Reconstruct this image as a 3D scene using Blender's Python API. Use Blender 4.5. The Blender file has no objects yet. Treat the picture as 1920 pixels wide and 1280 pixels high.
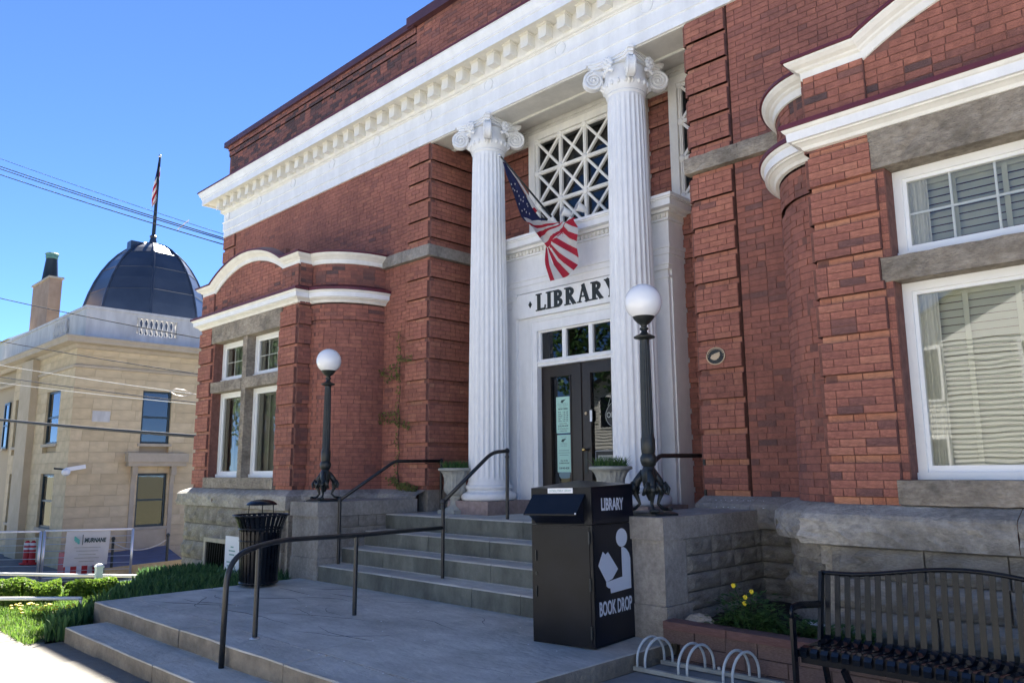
import bpy, math, random
from mathutils import Vector, Matrix
random.seed(7)
S = bpy.context.scene
R = math.radians
pi = math.pi
sin, cos = math.sin, math.cos
# ------------------------------------------------------------------ camera, sky, sun, exposure
YAW, PITCH, ROLL, FPX = R(44.70692), R(9.38898), R(-0.36867), 1460.0
CAM = Vector((0, -7.8, 1.77))
_f0 = Vector((-sin(YAW), cos(YAW), 0)); _r0 = Vector((cos(YAW), sin(YAW), 0)); _u0 = Vector((0, 0, 1))
FWD = _f0 * cos(PITCH) + _u0 * sin(PITCH); _up = -_f0 * sin(PITCH) + _u0 * cos(PITCH)
RIGHT = _r0 * cos(ROLL) + _up * sin(ROLL); UP = -_r0 * sin(ROLL) + _up * cos(ROLL)
cd = bpy.data.cameras.new('camera'); cam = bpy.data.objects.new('camera', cd); S.collection.objects.link(cam)
cam.matrix_world = Matrix(((RIGHT.x, UP.x, -FWD.x, CAM.x), (RIGHT.y, UP.y, -FWD.y, CAM.y), (RIGHT.z, UP.z, -FWD.z, CAM.z), (0, 0, 0, 1)))
cd.sensor_width = 36; cd.lens = FPX / 1920 * 36; cd.clip_end = 3000; S.camera = cam
SUN_AZ, SUN_EL = math.atan2(-.755, .537), R(47.2)
W = bpy.data.worlds.new('World'); S.world = W; W.use_nodes = True
nt = W.node_tree; sk = nt.nodes.new('ShaderNodeTexSky'); sk.sky_type = 'NISHITA'; sk.sun_disc = False
sk.sun_elevation = SUN_EL; sk.sun_rotation = SUN_AZ; sk.altitude = 0; sk.air_density = 0.4; sk.dust_density = 0.0; sk.ozone_density = 10.0
nt.links.new(sk.outputs[0], nt.nodes['Background'].inputs[0]); nt.nodes['Background'].inputs[1].default_value = 0.060
sl = bpy.data.lights.new('sun', 'SUN'); sl.energy = 5.0; sl.angle = R(0.53); sl.color = (1, .95, .87)
sun = bpy.data.objects.new('sun', sl); S.collection.objects.link(sun)
_sd = Vector((sin(SUN_AZ) * cos(SUN_EL), cos(SUN_AZ) * cos(SUN_EL), sin(SUN_EL)))
sun.rotation_euler = _sd.to_track_quat('Z', 'Y').to_euler(); sun.location = (0, 0, 30)
S.view_settings.view_transform = 'Standard'; S.view_settings.look = 'None'; S.view_settings.gamma = 1
S.view_settings.exposure = 2.6

# ------------------------------------------------------------------ measuring helpers (pixel of the 1920 photo -> point on a plane of the place)
def ray(u, v): return RIGHT * ((u - 960) / FPX) - UP * ((v - 640) / FPX) + FWD
def onX(u, v, x): d = ray(u, v); return CAM + d * ((x - CAM.x) / d.x)
def onY(u, v, y): d = ray(u, v); return CAM + d * ((y - CAM.y) / d.y)
def onZ(u, v, z): d = ray(u, v); return CAM + d * ((z - CAM.z) / d.z)

# ------------------------------------------------------------------ materials
MATS = {}
def translucent(name, k=.45):
    m = MATS[name]; n = m.node_tree.nodes; l = m.node_tree.links; b = n['Principled BSDF']; t = n.new('ShaderNodeBsdfTranslucent'); x = n.new('ShaderNodeMixShader'); x.inputs[0].default_value = k
    if b.inputs['Base Color'].links: l.new(b.inputs['Base Color'].links[0].from_socket, t.inputs[0])
    else: t.inputs[0].default_value = b.inputs['Base Color'].default_value
    l.new(b.outputs[0], x.inputs[1]); l.new(t.outputs[0], x.inputs[2]); l.new(x.outputs[0], n['Material Output'].inputs[0])
def mat(name, col, rough=.7, var=.0, scale=6., bump=0., bscale=40., metal=0., col2=None, spec=None, stretch=None, tint=None, objrand=None, detail=5., coat=0., stain=None):
    """tint: list of (pos, colour) driven by the face attribute 'tint' or by the object's own random number."""
    m = bpy.data.materials.new(name); m.use_nodes = True; n = m.node_tree.nodes; l = m.node_tree.links
    b = n['Principled BSDF']; b.inputs['Roughness'].default_value = rough; b.inputs['Metallic'].default_value = metal
    if spec is not None: b.inputs['Specular IOR Level'].default_value = spec
    if coat: b.inputs['Coat Weight'].default_value = coat; b.inputs['Coat Roughness'].default_value = .08
    tc = n.new('ShaderNodeTexCoord'); vec = tc.outputs['Object']
    if stretch:
        mp = n.new('ShaderNodeMapping'); mp.inputs['Scale'].default_value = stretch; l.new(vec, mp.inputs[0]); vec = mp.outputs[0]
    base = None
    if tint:
        rp = n.new('ShaderNodeValToRGB'); e = rp.color_ramp.elements
        while len(e) < len(tint): e.new(.5)
        for k, (p, c) in enumerate(tint): e[k].position = p; e[k].color = (*c, 1)
        if objrand:
            oi = n.new('ShaderNodeObjectInfo'); l.new(oi.outputs['Random'], rp.inputs[0])
        else:
            at = n.new('ShaderNodeAttribute'); at.attribute_name = 'tint'; l.new(at.outputs['Fac'], rp.inputs[0])
        base = rp.outputs[0]
    if var > 0 or col2:
        no = n.new('ShaderNodeTexNoise'); no.inputs['Scale'].default_value = scale; no.inputs['Detail'].default_value = detail; no.inputs['Roughness'].default_value = .62
        l.new(vec, no.inputs['Vector'])
        mr = n.new('ShaderNodeMapRange'); mr.inputs[1].default_value = .3; mr.inputs[2].default_value = .7
        l.new(no.outputs['Fac'], mr.inputs[0])
        mx = n.new('ShaderNodeMix'); mx.data_type = 'RGBA'; l.new(mr.outputs[0], mx.inputs[0])
        if base is not None:
            mx.blend_type = 'MULTIPLY'; mx.inputs[0].default_value = 1; m.node_tree.links.remove(mx.inputs[0].links[0]) if mx.inputs[0].links else None
            mr.inputs[3].default_value = 1 - var; mr.inputs[4].default_value = 1 + var * .6
            cb = n.new('ShaderNodeCombineColor')
            for k in range(3): l.new(mr.outputs[0], cb.inputs[k])
            l.new(base, mx.inputs[6]); l.new(cb.outputs[0], mx.inputs[7])
        else:
            c2 = col2 or tuple(c * (1 + var) for c in col); c1 = col if col2 else tuple(c * (1 - var) for c in col)
            mx.inputs[6].default_value = (*c1, 1); mx.inputs[7].default_value = (*c2, 1)
        base = mx.outputs[2]
    if stain:   # wear: slow blotches or run-down streaks, (scale, stretch, amount)
        n3 = n.new('ShaderNodeTexNoise'); n3.inputs['Scale'].default_value = stain[0]; n3.inputs['Detail'].default_value = 7; n3.inputs['Roughness'].default_value = .68
        mp3 = n.new('ShaderNodeMapping'); mp3.inputs['Scale'].default_value = stain[1]; l.new(tc.outputs['Object'], mp3.inputs[0]); l.new(mp3.outputs[0], n3.inputs['Vector'])
        m3 = n.new('ShaderNodeMapRange'); m3.inputs[1].default_value = .36; m3.inputs[2].default_value = .62; m3.inputs[3].default_value = 1 - stain[2]; m3.inputs[4].default_value = 1.04; l.new(n3.outputs['Fac'], m3.inputs[0])
        c3 = n.new('ShaderNodeCombineColor')
        for k in range(3): l.new(m3.outputs[0], c3.inputs[k])
        x3 = n.new('ShaderNodeMix'); x3.data_type = 'RGBA'; x3.blend_type = 'MULTIPLY'; x3.inputs[0].default_value = 1
        if base is None: x3.inputs[6].default_value = (*col, 1)
        else: l.new(base, x3.inputs[6])
        l.new(c3.outputs[0], x3.inputs[7]); base = x3.outputs[2]
    if base is None: b.inputs['Base Color'].default_value = (*col, 1)
    else: l.new(base, b.inputs['Base Color'])
    if bump > 0:
        n2 = n.new('ShaderNodeTexNoise'); n2.inputs['Scale'].default_value = bscale; n2.inputs['Detail'].default_value = 6; l.new(vec, n2.inputs['Vector'])
        bp = n.new('ShaderNodeBump'); bp.inputs['Strength'].default_value = min(1, bump); bp.inputs['Distance'].default_value = .02 * max(1, bump)
        l.new(n2.outputs['Fac'], bp.inputs['Height']); l.new(bp.outputs[0], b.inputs['Normal'])
    MATS[name] = m
    return m
def M(k): return MATS[k]
BR = [(0, (.11, .066, .064)), (.12, (.20, .094, .080)), (.35, (.315, .122, .090)), (.65, (.385, .148, .102)), (.92, (.45, .185, .120)), (1, (.48, .225, .145))]
mat('brick', (0, 0, 0), .85, var=.24, scale=14, bump=.5, bscale=60, tint=BR, stain=(.8, (1, 1, .7), .30))
mat('brick_single', (0, 0, 0), .85, var=.34, scale=3, bump=.6, bscale=9, tint=[(0, (.15, .075, .068)), (.05, (.20, .092, .078)), (.14, BR[2][1]), (.5, (.375, .145, .102)), (.85, (.415, .165, .112)), (1, (.45, .19, .125))], objrand=True, detail=9)
mat('mortar', (.175, .080, .064), .95, var=.3, scale=12, bump=.4)
mat('trim_stone', (.24, .20, .155), .9, col2=(.46, .405, .325), scale=14, bump=1., bscale=38, stretch=(1, 1, 2.), detail=14, stain=(2.2, (1, 1, 1.3), .45))
mat('found_stone', (.29, .27, .235), .92, col2=(.54, .50, .43), scale=16, bump=1., bscale=45, stretch=(1, 1, 1.5), detail=14, stain=(1.8, (1, 1, .8), .45))
mat('cut_stone', (.26, .24, .21), .9, col2=(.42, .39, .345), scale=22, bump=.8, bscale=70, detail=14, stain=(1.6, (1, 1, .6), .38))
mat('pink_stone', (.24, .18, .165), .85, col2=(.36, .285, .26), scale=14, bump=.3)
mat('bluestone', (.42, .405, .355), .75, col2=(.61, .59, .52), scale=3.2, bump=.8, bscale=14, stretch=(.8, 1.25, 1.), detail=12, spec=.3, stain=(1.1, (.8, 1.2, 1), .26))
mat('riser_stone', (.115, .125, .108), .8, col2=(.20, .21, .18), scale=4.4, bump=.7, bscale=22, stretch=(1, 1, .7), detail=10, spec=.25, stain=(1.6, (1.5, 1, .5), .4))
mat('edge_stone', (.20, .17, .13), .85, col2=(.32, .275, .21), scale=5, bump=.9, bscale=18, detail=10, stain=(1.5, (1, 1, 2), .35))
mat('crack', (.13, .135, .135), .9)
mat('joint', (.42, .40, .36), .95, var=.25, scale=20)
mat('white', (.80, .81, .81), .5, var=.03, scale=9, bump=.10, bscale=30, stain=(2.2, (1.6, 1.6, .35), .06))
mat('cream', (.79, .775, .715), .5, var=.03, scale=9, bump=.08, stain=(2.6, (1.4, 1.4, .4), .09))
mat('vinyl', (.82, .83, .82), .35, var=.02)
mat('maroon', (.105, .018, .030), .45, var=.2, scale=3)
mat('coping', (.075, .030, .038), .5, var=.2, scale=2)
mat('soffit', (.64, .63, .585), .6, var=.04, stain=(2., (1, 1, 1), .15))
mat('iron', (.016, .020, .019), .42, var=.3, scale=20, bump=.15, bscale=120)
mat('rail_paint', (.017, .018, .019), .38, var=.3, scale=12, bump=.1, bscale=80)
mat('gloss_black', (.006, .008, .012), .24, var=.2, scale=8, spec=.26)
mat('box_black', (.006, .0075, .011), .32, var=.4, scale=3.5, spec=.24)
mat('box_navy', (.005, .0065, .013), .30, var=.2, scale=3, spec=.35)
mat('decal', (.62, .65, .70), .5)
mat('letter', (.012, .017, .016), .45)
mat('door_wood', (.006, .0032, .003), .32, col2=(.015, .007, .006), scale=7, stretch=(6, 6, .5), bump=.15)
mat('brass', (.75, .52, .20), .25, metal=1.)
mat('bronze', (.50, .38, .25), .45, var=.1, metal=.6)
mat('plaque_black', (.012, .014, .013), .5)
mat('poster', (.42, .68, .58), .6)
mat('paper', (.78, .80, .82), .6)
mat('ink', (.02, .05, .045), .7)
mat('ink_pale', (.22, .38, .34), .7)
mat('urn', (.30, .30, .26), .9, col2=(.42, .42, .37), scale=9, bump=.6, bscale=60)
mat('rack', (.48, .53, .54), .4, var=.12, scale=15)
mat('rack_rail', (.36, .37, .33), .6, var=.2, scale=10)
mat('soil', (.018, .014, .011), 1, col2=(.05, .04, .03), scale=30, bump=1, bscale=60)
mat('planter_block', (.13, .085, .076), .9, col2=(.23, .16, .14), scale=14, bump=.6, bscale=30)
mat('planter_cap', (.15, .075, .066), .9, col2=(.23, .13, .115), scale=9, bump=.6, bscale=40)
mat('sand', (0, 0, 0), .9, var=.10, scale=1.3, bump=.25, bscale=9, stain=(.5, (1, 1, 1), .18), tint=[(0, (.56, .44, .265)), (.5, (.60, .475, .29)), (1, (.64, .515, .325))], objrand=True)
mat('sand_plain', (.46, .375, .25), .9, col2=(.55, .455, .32), scale=1.4, bump=.2)
mat('sand_joint', (.44, .355, .235), .95)
mat('chimney_stone', (.30, .195, .125), .9, col2=(.42, .29, .20), scale=1.6, bump=.2)
mat('sand_trim', (.40, .34, .255), .9, col2=(.50, .43, .33), scale=2, bump=.2)
mat('pale_stone', (.46, .45, .43), .85, col2=(.64, .63, .60), scale=2.5, stretch=(1, 1, .3))
mat('dome_metal', (.018, .026, .044), .34, col2=(.04, .052, .078), scale=.8, spec=.6)
mat('dark_frame', (.016, .034, .040), .4)
mat('copper', (.10, .24, .20), .7, var=.2)
mat('leaf', (0, 0, 0), .6, tint=[(0, (.030, .085, .032)), (.5, (.070, .155, .050)), (1, (.13, .24, .075))], var=.1, scale=3, spec=.35)
mat('grass', (0, 0, 0), .65, tint=[(0, (.06, .14, .02)), (.5, (.12, .22, .035)), (1, (.21, .30, .055))], var=.1, scale=3, spec=.3)
mat('hedge_leaf', (0, 0, 0), .6, tint=[(0, (.06, .12, .02)), (.5, (.15, .26, .03)), (1, (.27, .36, .05))], var=.1, scale=3)
mat('vine', (0, 0, 0), .7, tint=[(0, (.09, .08, .03)), (.5, (.14, .17, .04)), (1, (.20, .20, .06))], var=.1)
mat('stem', (.055, .04, .026), .9)
mat('yellow', (.80, .62, .03), .6)
mat('walk_bounce', (.32, .30, .26), .92, col2=(.42, .39, .34), scale=5, bump=.35, bscale=90)  # paler pavement copy for unseen walks, bounces sunlight onto the shaded facade
mat('walk', (.135, .124, .103), .92, col2=(.185, .170, .143), scale=9, bump=.35, bscale=90, detail=10)  # pavement copy for visible slabs, colour darkened so direct sun doesn't burn out
mat('path_grey', (.17, .18, .175), .9, col2=(.28, .29, .28), scale=3, bump=.4, bscale=60)
mat('earth', (.08, .085, .045), 1, col2=(.14, .13, .08), scale=5, bump=.6)
mat('asphalt', (.13, .13, .13), .95, col2=(.20, .20, .20), scale=2, bump=.3)
mat('red', (.52, .025, .03), .5)
mat('orange', (.55, .12, .06), .5)
mat('lumber', (.52, .40, .20), .8, col2=(.64, .52, .29), scale=3, stretch=(.6, 4, 4))
mat('tarp', (.07, .105, .20), .55, var=.3, scale=2)
mat('galv', (.62, .64, .66), .35, metal=.7)
mat('white_pipe', (.80, .80, .78), .4)
mat('banner', (.62, .62, .61), .7, var=.05, scale=3)
mat('teal', (.10, .42, .38), .6)
mat('wire', (.008, .008, .009), .5)
mat('wire_pale', (.55, .54, .50), .5)
mat('flag_red', (.42, .012, .035), .75, var=.15, scale=9)
mat('flag_white', (.60, .58, .56), .75, var=.06, scale=9)
mat('flag_blue', (.016, .022, .085), .75, var=.15, scale=9)
mat('blind', (.47, .47, .36), .6)
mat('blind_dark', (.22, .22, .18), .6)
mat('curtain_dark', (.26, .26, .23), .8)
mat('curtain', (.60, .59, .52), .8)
mat('interior', (.035, .032, .028), .9)
mat('gloss_seat', (.006, .008, .012), .13, var=.2, scale=8, spec=.6)
mat('lamp_warm', (.75, .55, .25), .6)
mat('wood_sign', (.45, .40, .30), .8, var=.2)
for q in ('leaf', 'grass', 'hedge_leaf', 'vine'): translucent(q)
for q in ('flag_red', 'flag_white', 'flag_blue', 'banner'): translucent(q, .3)
m = mat('globe', (.86, .87, .88), .18, spec=.6)
m = mat('glass', (.03, .035, .035), .02, spec=.8)
b = m.node_tree.nodes['Principled BSDF']; b.inputs['Transmission Weight'].default_value = 1; b.inputs['IOR'].default_value = 1.5; b.inputs['Roughness'].default_value = 0
b.inputs['Base Color'].default_value = (.86, .9, .88, 1)
def thin_glass(name, reflect, tintc):
    m = bpy.data.materials.new(name); m.use_nodes = True; n = m.node_tree.nodes; l = m.node_tree.links
    n.remove(n['Principled BSDF']); o = n['Material Output']
    g = n.new('ShaderNodeBsdfGlossy'); g.inputs['Roughness'].default_value = .015
    t = n.new('ShaderNodeBsdfTransparent'); t.inputs[0].default_value = (*tintc, 1)
    fr = n.new('ShaderNodeFresnel'); fr.inputs[0].default_value = 1.5
    mr = n.new('ShaderNodeMapRange'); mr.inputs[3].default_value = reflect; mr.inputs[4].default_value = 1; l.new(fr.outputs[0], mr.inputs[0])
    tc = n.new('ShaderNodeTexCoord'); no = n.new('ShaderNodeTexNoise'); no.inputs['Scale'].default_value = 1.3; l.new(tc.outputs['Object'], no.inputs['Vector'])
    bp = n.new('ShaderNodeBump'); bp.inputs['Strength'].default_value = .03; bp.inputs['Distance'].default_value = .04; l.new(no.outputs['Fac'], bp.inputs['Height']); l.new(bp.outputs[0], g.inputs['Normal'])
    mx = n.new('ShaderNodeMixShader'); l.new(mr.outputs[0], mx.inputs[0]); l.new(t.outputs[0], mx.inputs[1]); l.new(g.outputs[0], mx.inputs[2]); l.new(mx.outputs[0], o.inputs[0])
    MATS[name] = m
thin_glass('pane', .08, (.93, .95, .92)); thin_glass('pane_dark', .04, (.2, .22, .22))

# ------------------------------------------------------------------ object helpers
COL = S.collection
ROOT = {}
def props(o, label=None, cat=None, group=None, kind=None):
    if label: o['label'] = label
    if cat: o['category'] = cat
    if group: o['group'] = group
    if kind: o['kind'] = kind
    return o
def thing(name, loc, label, cat, group=None):
    o = bpy.data.objects.new(name, None); COL.objects.link(o); o.location = loc; o.empty_display_size = .2
    ROOT[o.name] = Vector(loc)
    return props(o, label, cat, group)
def rootloc(o): return ROOT.get(o.name, Vector((0, 0, 0))) if o else Vector((0, 0, 0))
class MB:
    def __init__(s): s.v = []; s.f = []; s.m = []; s.t = []
    def quadv(s, pts, m=0, t=.5):
        b = len(s.v); s.v += [tuple(p) for p in pts]; s.f.append(tuple(range(b, b + len(pts)))); s.m.append(m); s.t.append(t); return s
    def faces(s, vs, fs, m=0, t=.5):
        b = len(s.v); s.v += [tuple(p) for p in vs]
        for f in fs: s.f.append(tuple(b + i for i in f)); s.m.append(m); s.t.append(t)
        return s
    def hexa(s, p, m=0, t=.5, back=True):   # p: 4 front (ccw from outside), 4 back
        fs = [(0, 1, 2, 3), (1, 0, 4, 5), (2, 1, 5, 6), (3, 2, 6, 7), (0, 3, 7, 4)]
        if back: fs.append((7, 6, 5, 4))
        return s.faces(p, fs, m, t)
    def box(s, x0, x1, y0, y1, z0, z1, m=0, t=.5):
        return s.hexa([(x0, y0, z0), (x1, y0, z0), (x1, y0, z1), (x0, y0, z1), (x0, y1, z0), (x1, y1, z0), (x1, y1, z1), (x0, y1, z1)], m, t)
    def rbox(s, x0, x1, y0, y1, z0, z1, amp=.012, step=.07, m=0):   # rock-faced stone: uneven front, wavering arrises
        rr = random.Random(int((x0 * 131 + z0 * 977) * 10)); nx, nz = max(2, int((x1 - x0) / step)), max(2, int((z1 - z0) / step)); b = len(s.v); N = nx + 1
        for j in range(nz + 1):
            for i in range(nx + 1):
                ed = i in (0, nx) or j in (0, nz); a = amp * (.35 if ed else 1)
                s.v.append((x0 + (x1 - x0) * i / nx + (rr.uniform(-a, a) * .4 if not ed else 0), y0 + rr.uniform(-a, a) + (a if ed else 0), z0 + (z1 - z0) * j / nz + (rr.uniform(-amp, amp) * .35 if ed else 0)))
        for j in range(nz):
            for i in range(nx): s.f.append((b + j * N + i, b + j * N + i + 1, b + (j + 1) * N + i + 1, b + (j + 1) * N + i)); s.m.append(m); s.t.append(.5)
        c = len(s.v); s.v += [(x0, y1, z0), (x1, y1, z0), (x1, y1, z1), (x0, y1, z1)]; T = b + nz * N
        for f in (tuple(range(b + nx, b - 1, -1)) + (c, c + 1), tuple(range(T, T + N)) + (c + 2, c + 3), tuple(b + j * N for j in range(nz + 1)) + (c + 3, c), tuple(b + j * N + nx for j in range(nz, -1, -1)) + (c + 1, c + 2)): s.f.append(f); s.m.append(m); s.t.append(.5)
        return s
    def obox(s, c, ax, ay, az, m=0, t=.5):    # half axes
        c = Vector(c); ax, ay, az = Vector(ax), Vector(ay), Vector(az)
        return s.hexa([c - ax - ay - az, c + ax - ay - az, c + ax - ay + az, c - ax - ay + az, c - ax + ay - az, c + ax + ay - az, c + ax + ay + az, c - ax + ay + az], m, t)
    def beam(s, a, b, w, h, m=0, up=(0, 0, 1), t=.5):
        a, b = Vector(a), Vector(b); d = (b - a); L = d.length; d.normalize(); u = Vector(up)
        sd = d.cross(u)
        if sd.length < 1e-4: sd = d.cross(Vector((1, 0, 0)))
        sd.normalize(); u = sd.cross(d).normalized()
        return s.obox((a + b) / 2, d * L / 2, sd * w / 2, u * h / 2, m, t)
    def tube(s, pts, r, n=8, m=0, t=.5, caps=True, flat=1.):
        pts = [Vector(p) for p in pts]; rr = r if isinstance(r, (list, tuple)) else [r] * len(pts)
        b = len(s.v); prev = None
        for i, p in enumerate(pts):
            d = (pts[min(i + 1, len(pts) - 1)] - pts[max(i - 1, 0)]).normalized()
            if prev is None:
                a = Vector((0, 0, 1)) if abs(d.z) < .9 else Vector((1, 0, 0)); sd = d.cross(a).normalized()
            else:
                sd = (prev - d * prev.dot(d)).normalized()
            prev = sd; u = sd.cross(d)
            for k in range(n):
                an = 2 * pi * k / n; s.v.append(tuple(p + (sd * cos(an) + u * sin(an) * flat) * rr[i]))
        for i in range(len(pts) - 1):
            for k in range(n):
                s.f.append((b + i * n + k, b + i * n + (k + 1) % n, b + (i + 1) * n + (k + 1) % n, b + (i + 1) * n + k)); s.m.append(m); s.t.append(t)
        if caps:
            s.f.append(tuple(b + k for k in range(n))[::-1]); s.m.append(m); s.t.append(t)
            s.f.append(tuple(b + (len(pts) - 1) * n + k for k in range(n))); s.m.append(m); s.t.append(t)
        return s
    def lathe(s, prof, c, n=24, m=0, t=.5, mod=None, rot=0):
        b = len(s.v); c = Vector(c)
        for i, (r, z) in enumerate(prof):
            for k in range(n):
                a = 2 * pi * k / n + rot; q = r * (mod(a, i / (len(prof) - 1)) if mod else 1); s.v.append((c.x + q * cos(a), c.y + q * sin(a), c.z + z))
        for i in range(len(prof) - 1):
            for k in range(n):
                s.f.append((b + i * n + k, b + i * n + (k + 1) % n, b + (i + 1) * n + (k + 1) % n, b + (i + 1) * n + k)); s.m.append(m); s.t.append(t)
        s.f.append(tuple(b + k for k in range(n))[::-1]); s.m.append(m); s.t.append(t)
        s.f.append(tuple(b + (len(prof) - 1) * n + k for k in range(n))); s.m.append(m); s.t.append(t)
        return s
    def ball(s, c, r, n=10, m=0, t=.5):
        rx, ry, rz = r if isinstance(r, (tuple, list)) else (r, r, r); b = len(s.v); h = n // 2 + 1
        for i in range(h + 1):
            th = pi * i / h
            for k in range(n):
                a = 2 * pi * k / n; s.v.append((c[0] + rx * sin(th) * cos(a), c[1] + ry * sin(th) * sin(a), c[2] - rz * cos(th)))
        for i in range(h):
            for k in range(n):
                s.f.append((b + i * n + k, b + i * n + (k + 1) % n, b + (i + 1) * n + (k + 1) % n, b + (i + 1) * n + k)); s.m.append(m); s.t.append(t)
        return s
    def sweep(s, path, prof, m=0, pre=None, post=None, mm=None, caps=True):
        """plan sweep: path [(x,y)], outward is to the right-hand side of travel; prof [(out,z)]."""
        P = [Vector(p) for p in path]; N = len(P); b = len(s.v); K = len(prof)
        for i in range(N):
            a = P[i - 1] if i else (Vector(pre) if pre else None); c = P[i + 1] if i < N - 1 else (Vector(post) if post else None)
            d1 = (P[i] - a).normalized() if a is not None else None; d2 = (c - P[i]).normalized() if c is not None else None
            if d1 is None: d1 = d2
            if d2 is None: d2 = d1
            n1 = Vector((d1.y, -d1.x)); n2 = Vector((d2.y, -d2.x)); nn = (n1 + n2)
            nn = nn / max(.25, (1 + n1.dot(n2)))
            for o, z in prof: s.v.append((P[i].x + nn.x * o, P[i].y + nn.y * o, z))
        for i in range(N - 1):
            for k in range(K - 1):
                s.f.append((b + i * K + k, b + (i + 1) * K + k, b + (i + 1) * K + k + 1, b + i * K + k + 1)); s.m.append(mm[k] if mm else m); s.t.append(.5)
        if caps:
            s.f.append(tuple(b + k for k in range(K))); s.m.append(m); s.t.append(.5)
            s.f.append(tuple(b + (N - 1) * K + k for k in range(K))[::-1]); s.m.append(m); s.t.append(.5)
        return s
    def build(s, name, mats, parent=None, smooth=False, kind=None, label=None, cat=None, group=None, auto=None):
        off = rootloc(parent); me = bpy.data.meshes.new(name)
        me.from_pydata([(v[0] - off.x, v[1] - off.y, v[2] - off.z) for v in s.v], [], s.f)
        mats = mats if isinstance(mats, (list, tuple)) else [mats]
        for k in mats: me.materials.append(M(k))
        me.polygons.foreach_set('material_index', s.m)
        at = me.attributes.new('tint', 'FLOAT', 'FACE'); at.data.foreach_set('value', s.t)
        me.update()
        if smooth: me.polygons.foreach_set('use_smooth', [True] * len(me.polygons))
        if auto: me.set_sharp_from_angle(angle=R(auto))
        o = bpy.data.objects.new(name, me); COL.objects.link(o)
        if parent is not None: o.parent = parent; ROOT[o.name] = off
        return props(o, label, cat, group, kind)
def copy_tree(o, delta, parent=None):
    c = o.copy(); COL.objects.link(c); c.parent = parent
    if parent is None: c.location = Vector(o.location) + Vector(delta); ROOT[c.name] = Vector(c.location)
    else: ROOT[c.name] = rootloc(parent)
    for ch in list(o.children): copy_tree(ch, delta, c)
    return c
def text_mesh(txt, size, extr, name, material, parent, origin, xdir, ydir, align='LEFT', bold=0., sx=1., shear=0., label=None):
    cu = bpy.data.curves.new(name, 'FONT'); cu.body = txt; cu.size = size; cu.extrude = extr; cu.align_x = align; cu.offset = bold; cu.shear = shear; cu.resolution_u = 3
    o = bpy.data.objects.new(name, cu); COL.objects.link(o)
    dg = bpy.context.evaluated_depsgraph_get(); me = bpy.data.meshes.new_from_object(o.evaluated_get(dg)); bpy.data.objects.remove(o)
    xd, yd = Vector(xdir).normalized(), Vector(ydir).normalized(); zd = xd.cross(yd); og = Vector(origin) - rootloc(parent)
    for v in me.vertices:
        p = v.co.copy(); v.co = og + xd * p.x * sx + yd * p.y + zd * p.z
    me.materials.clear(); me.materials.append(M(material))
    q = bpy.data.objects.new(name, me); COL.objects.link(q)
    if parent is not None: q.parent = parent; ROOT[q.name] = rootloc(parent)
    if label: q['label'] = label
    return q
# shared block meshes
def unit_block(name, material, rough=0., grid=(1, 1), seed=0):
    rnd = random.Random(seed); mb = MB(); gx, gz = grid; vs = []
    for j in range(gz + 1):
        for i in range(gx + 1):
            x, z = i / gx - .5, j / gz - .5; e = min(i, gx - i, j, gz - j)
            vs.append((x, -.5 - (rough * (.35 + rnd.random()) if e > 0 else rough * .15 * rnd.random()), z))
    fs = [(j * (gx + 1) + i, j * (gx + 1) + i + 1, (j + 1) * (gx + 1) + i + 1, (j + 1) * (gx + 1) + i) for j in range(gz) for i in range(gx)]
    n = len(vs); vs += [(-.5, .5, -.5), (.5, .5, -.5), (.5, .5, .5), (-.5, .5, .5)]
    a, b, c, d = 0, gx, (gx + 1) * (gz + 1) - 1, (gx + 1) * gz
    fs += [tuple(range(b, a - 1, -1)) + (n, n + 1), tuple(range(d, c + 1))[::1] + (n + 2, n + 3),
           tuple(j * (gx + 1) for j in range(gz + 1)) + (n + 3, n), tuple(j * (gx + 1) + gx for j in range(gz, -1, -1)) + (n + 1, n + 2), (n, n + 3, n + 2, n + 1)]
    me = bpy.data.meshes.new(name); me.from_pydata(vs, [], fs); me.materials.append(M(material)); me.update()
    return me
def put_block(me, name, parent, c, size, rotz=0, label=None):
    o = bpy.data.objects.new(name, me); COL.objects.link(o); o.parent = parent; ROOT[o.name] = rootloc(parent)
    o.location = Vector(c) - rootloc(parent); o.scale = size; o.rotation_euler = (0, 0, rotz)
    if label: o['label'] = label
    return o
mat('brick_orange', (0, 0, 0), .85, var=.25, scale=3, bump=.6, bscale=9, tint=[(0, (.40, .16, .10)), (1, (.50, .235, .145))], objrand=True)
BRICK_ME = unit_block('brick', 'brick_single'); BRICK_OR = unit_block('brick', 'brick_orange')
ROCKS = [unit_block('stone', 'found_stone', .24, (8, 4), k) for k in range(6)]
CUTS = [unit_block('stone', 'cut_stone', .03, (6, 3), k + 20) for k in range(3)]
ASHLAR = unit_block('ashlar_block', 'sand')

# ------------------------------------------------------------------ ground
def terrain(x, y):
    if x > -12.9: return 0.
    k = min(1, max(0, (-12.9 - x) / 10.5)); return -2.05 * (k * k * (3 - 2 * k))
g = MB(); xs = [-900, -300, -120, -60, -45, -38] + [-34 + k * 1.0 for k in range(0, 34)] + [6, 40, 300]; ys = [-300, -60, -25] + [-14 + k * 1.0 for k in range(0, 34)] + [40, 120, 600]
idx = {}
for i, x in enumerate(xs):
    for j, y in enumerate(ys): idx[i, j] = len(g.v); g.v.append((x, y, terrain(x, y) - .03))
for i in range(len(xs) - 1):
    for j in range(len(ys) - 1): g.f.append((idx[i, j], idx[i + 1, j], idx[i + 1, j + 1], idx[i, j + 1])); g.m.append(0); g.t.append(.5)
g.build('ground', 'earth', kind='structure', smooth=True)
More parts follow.
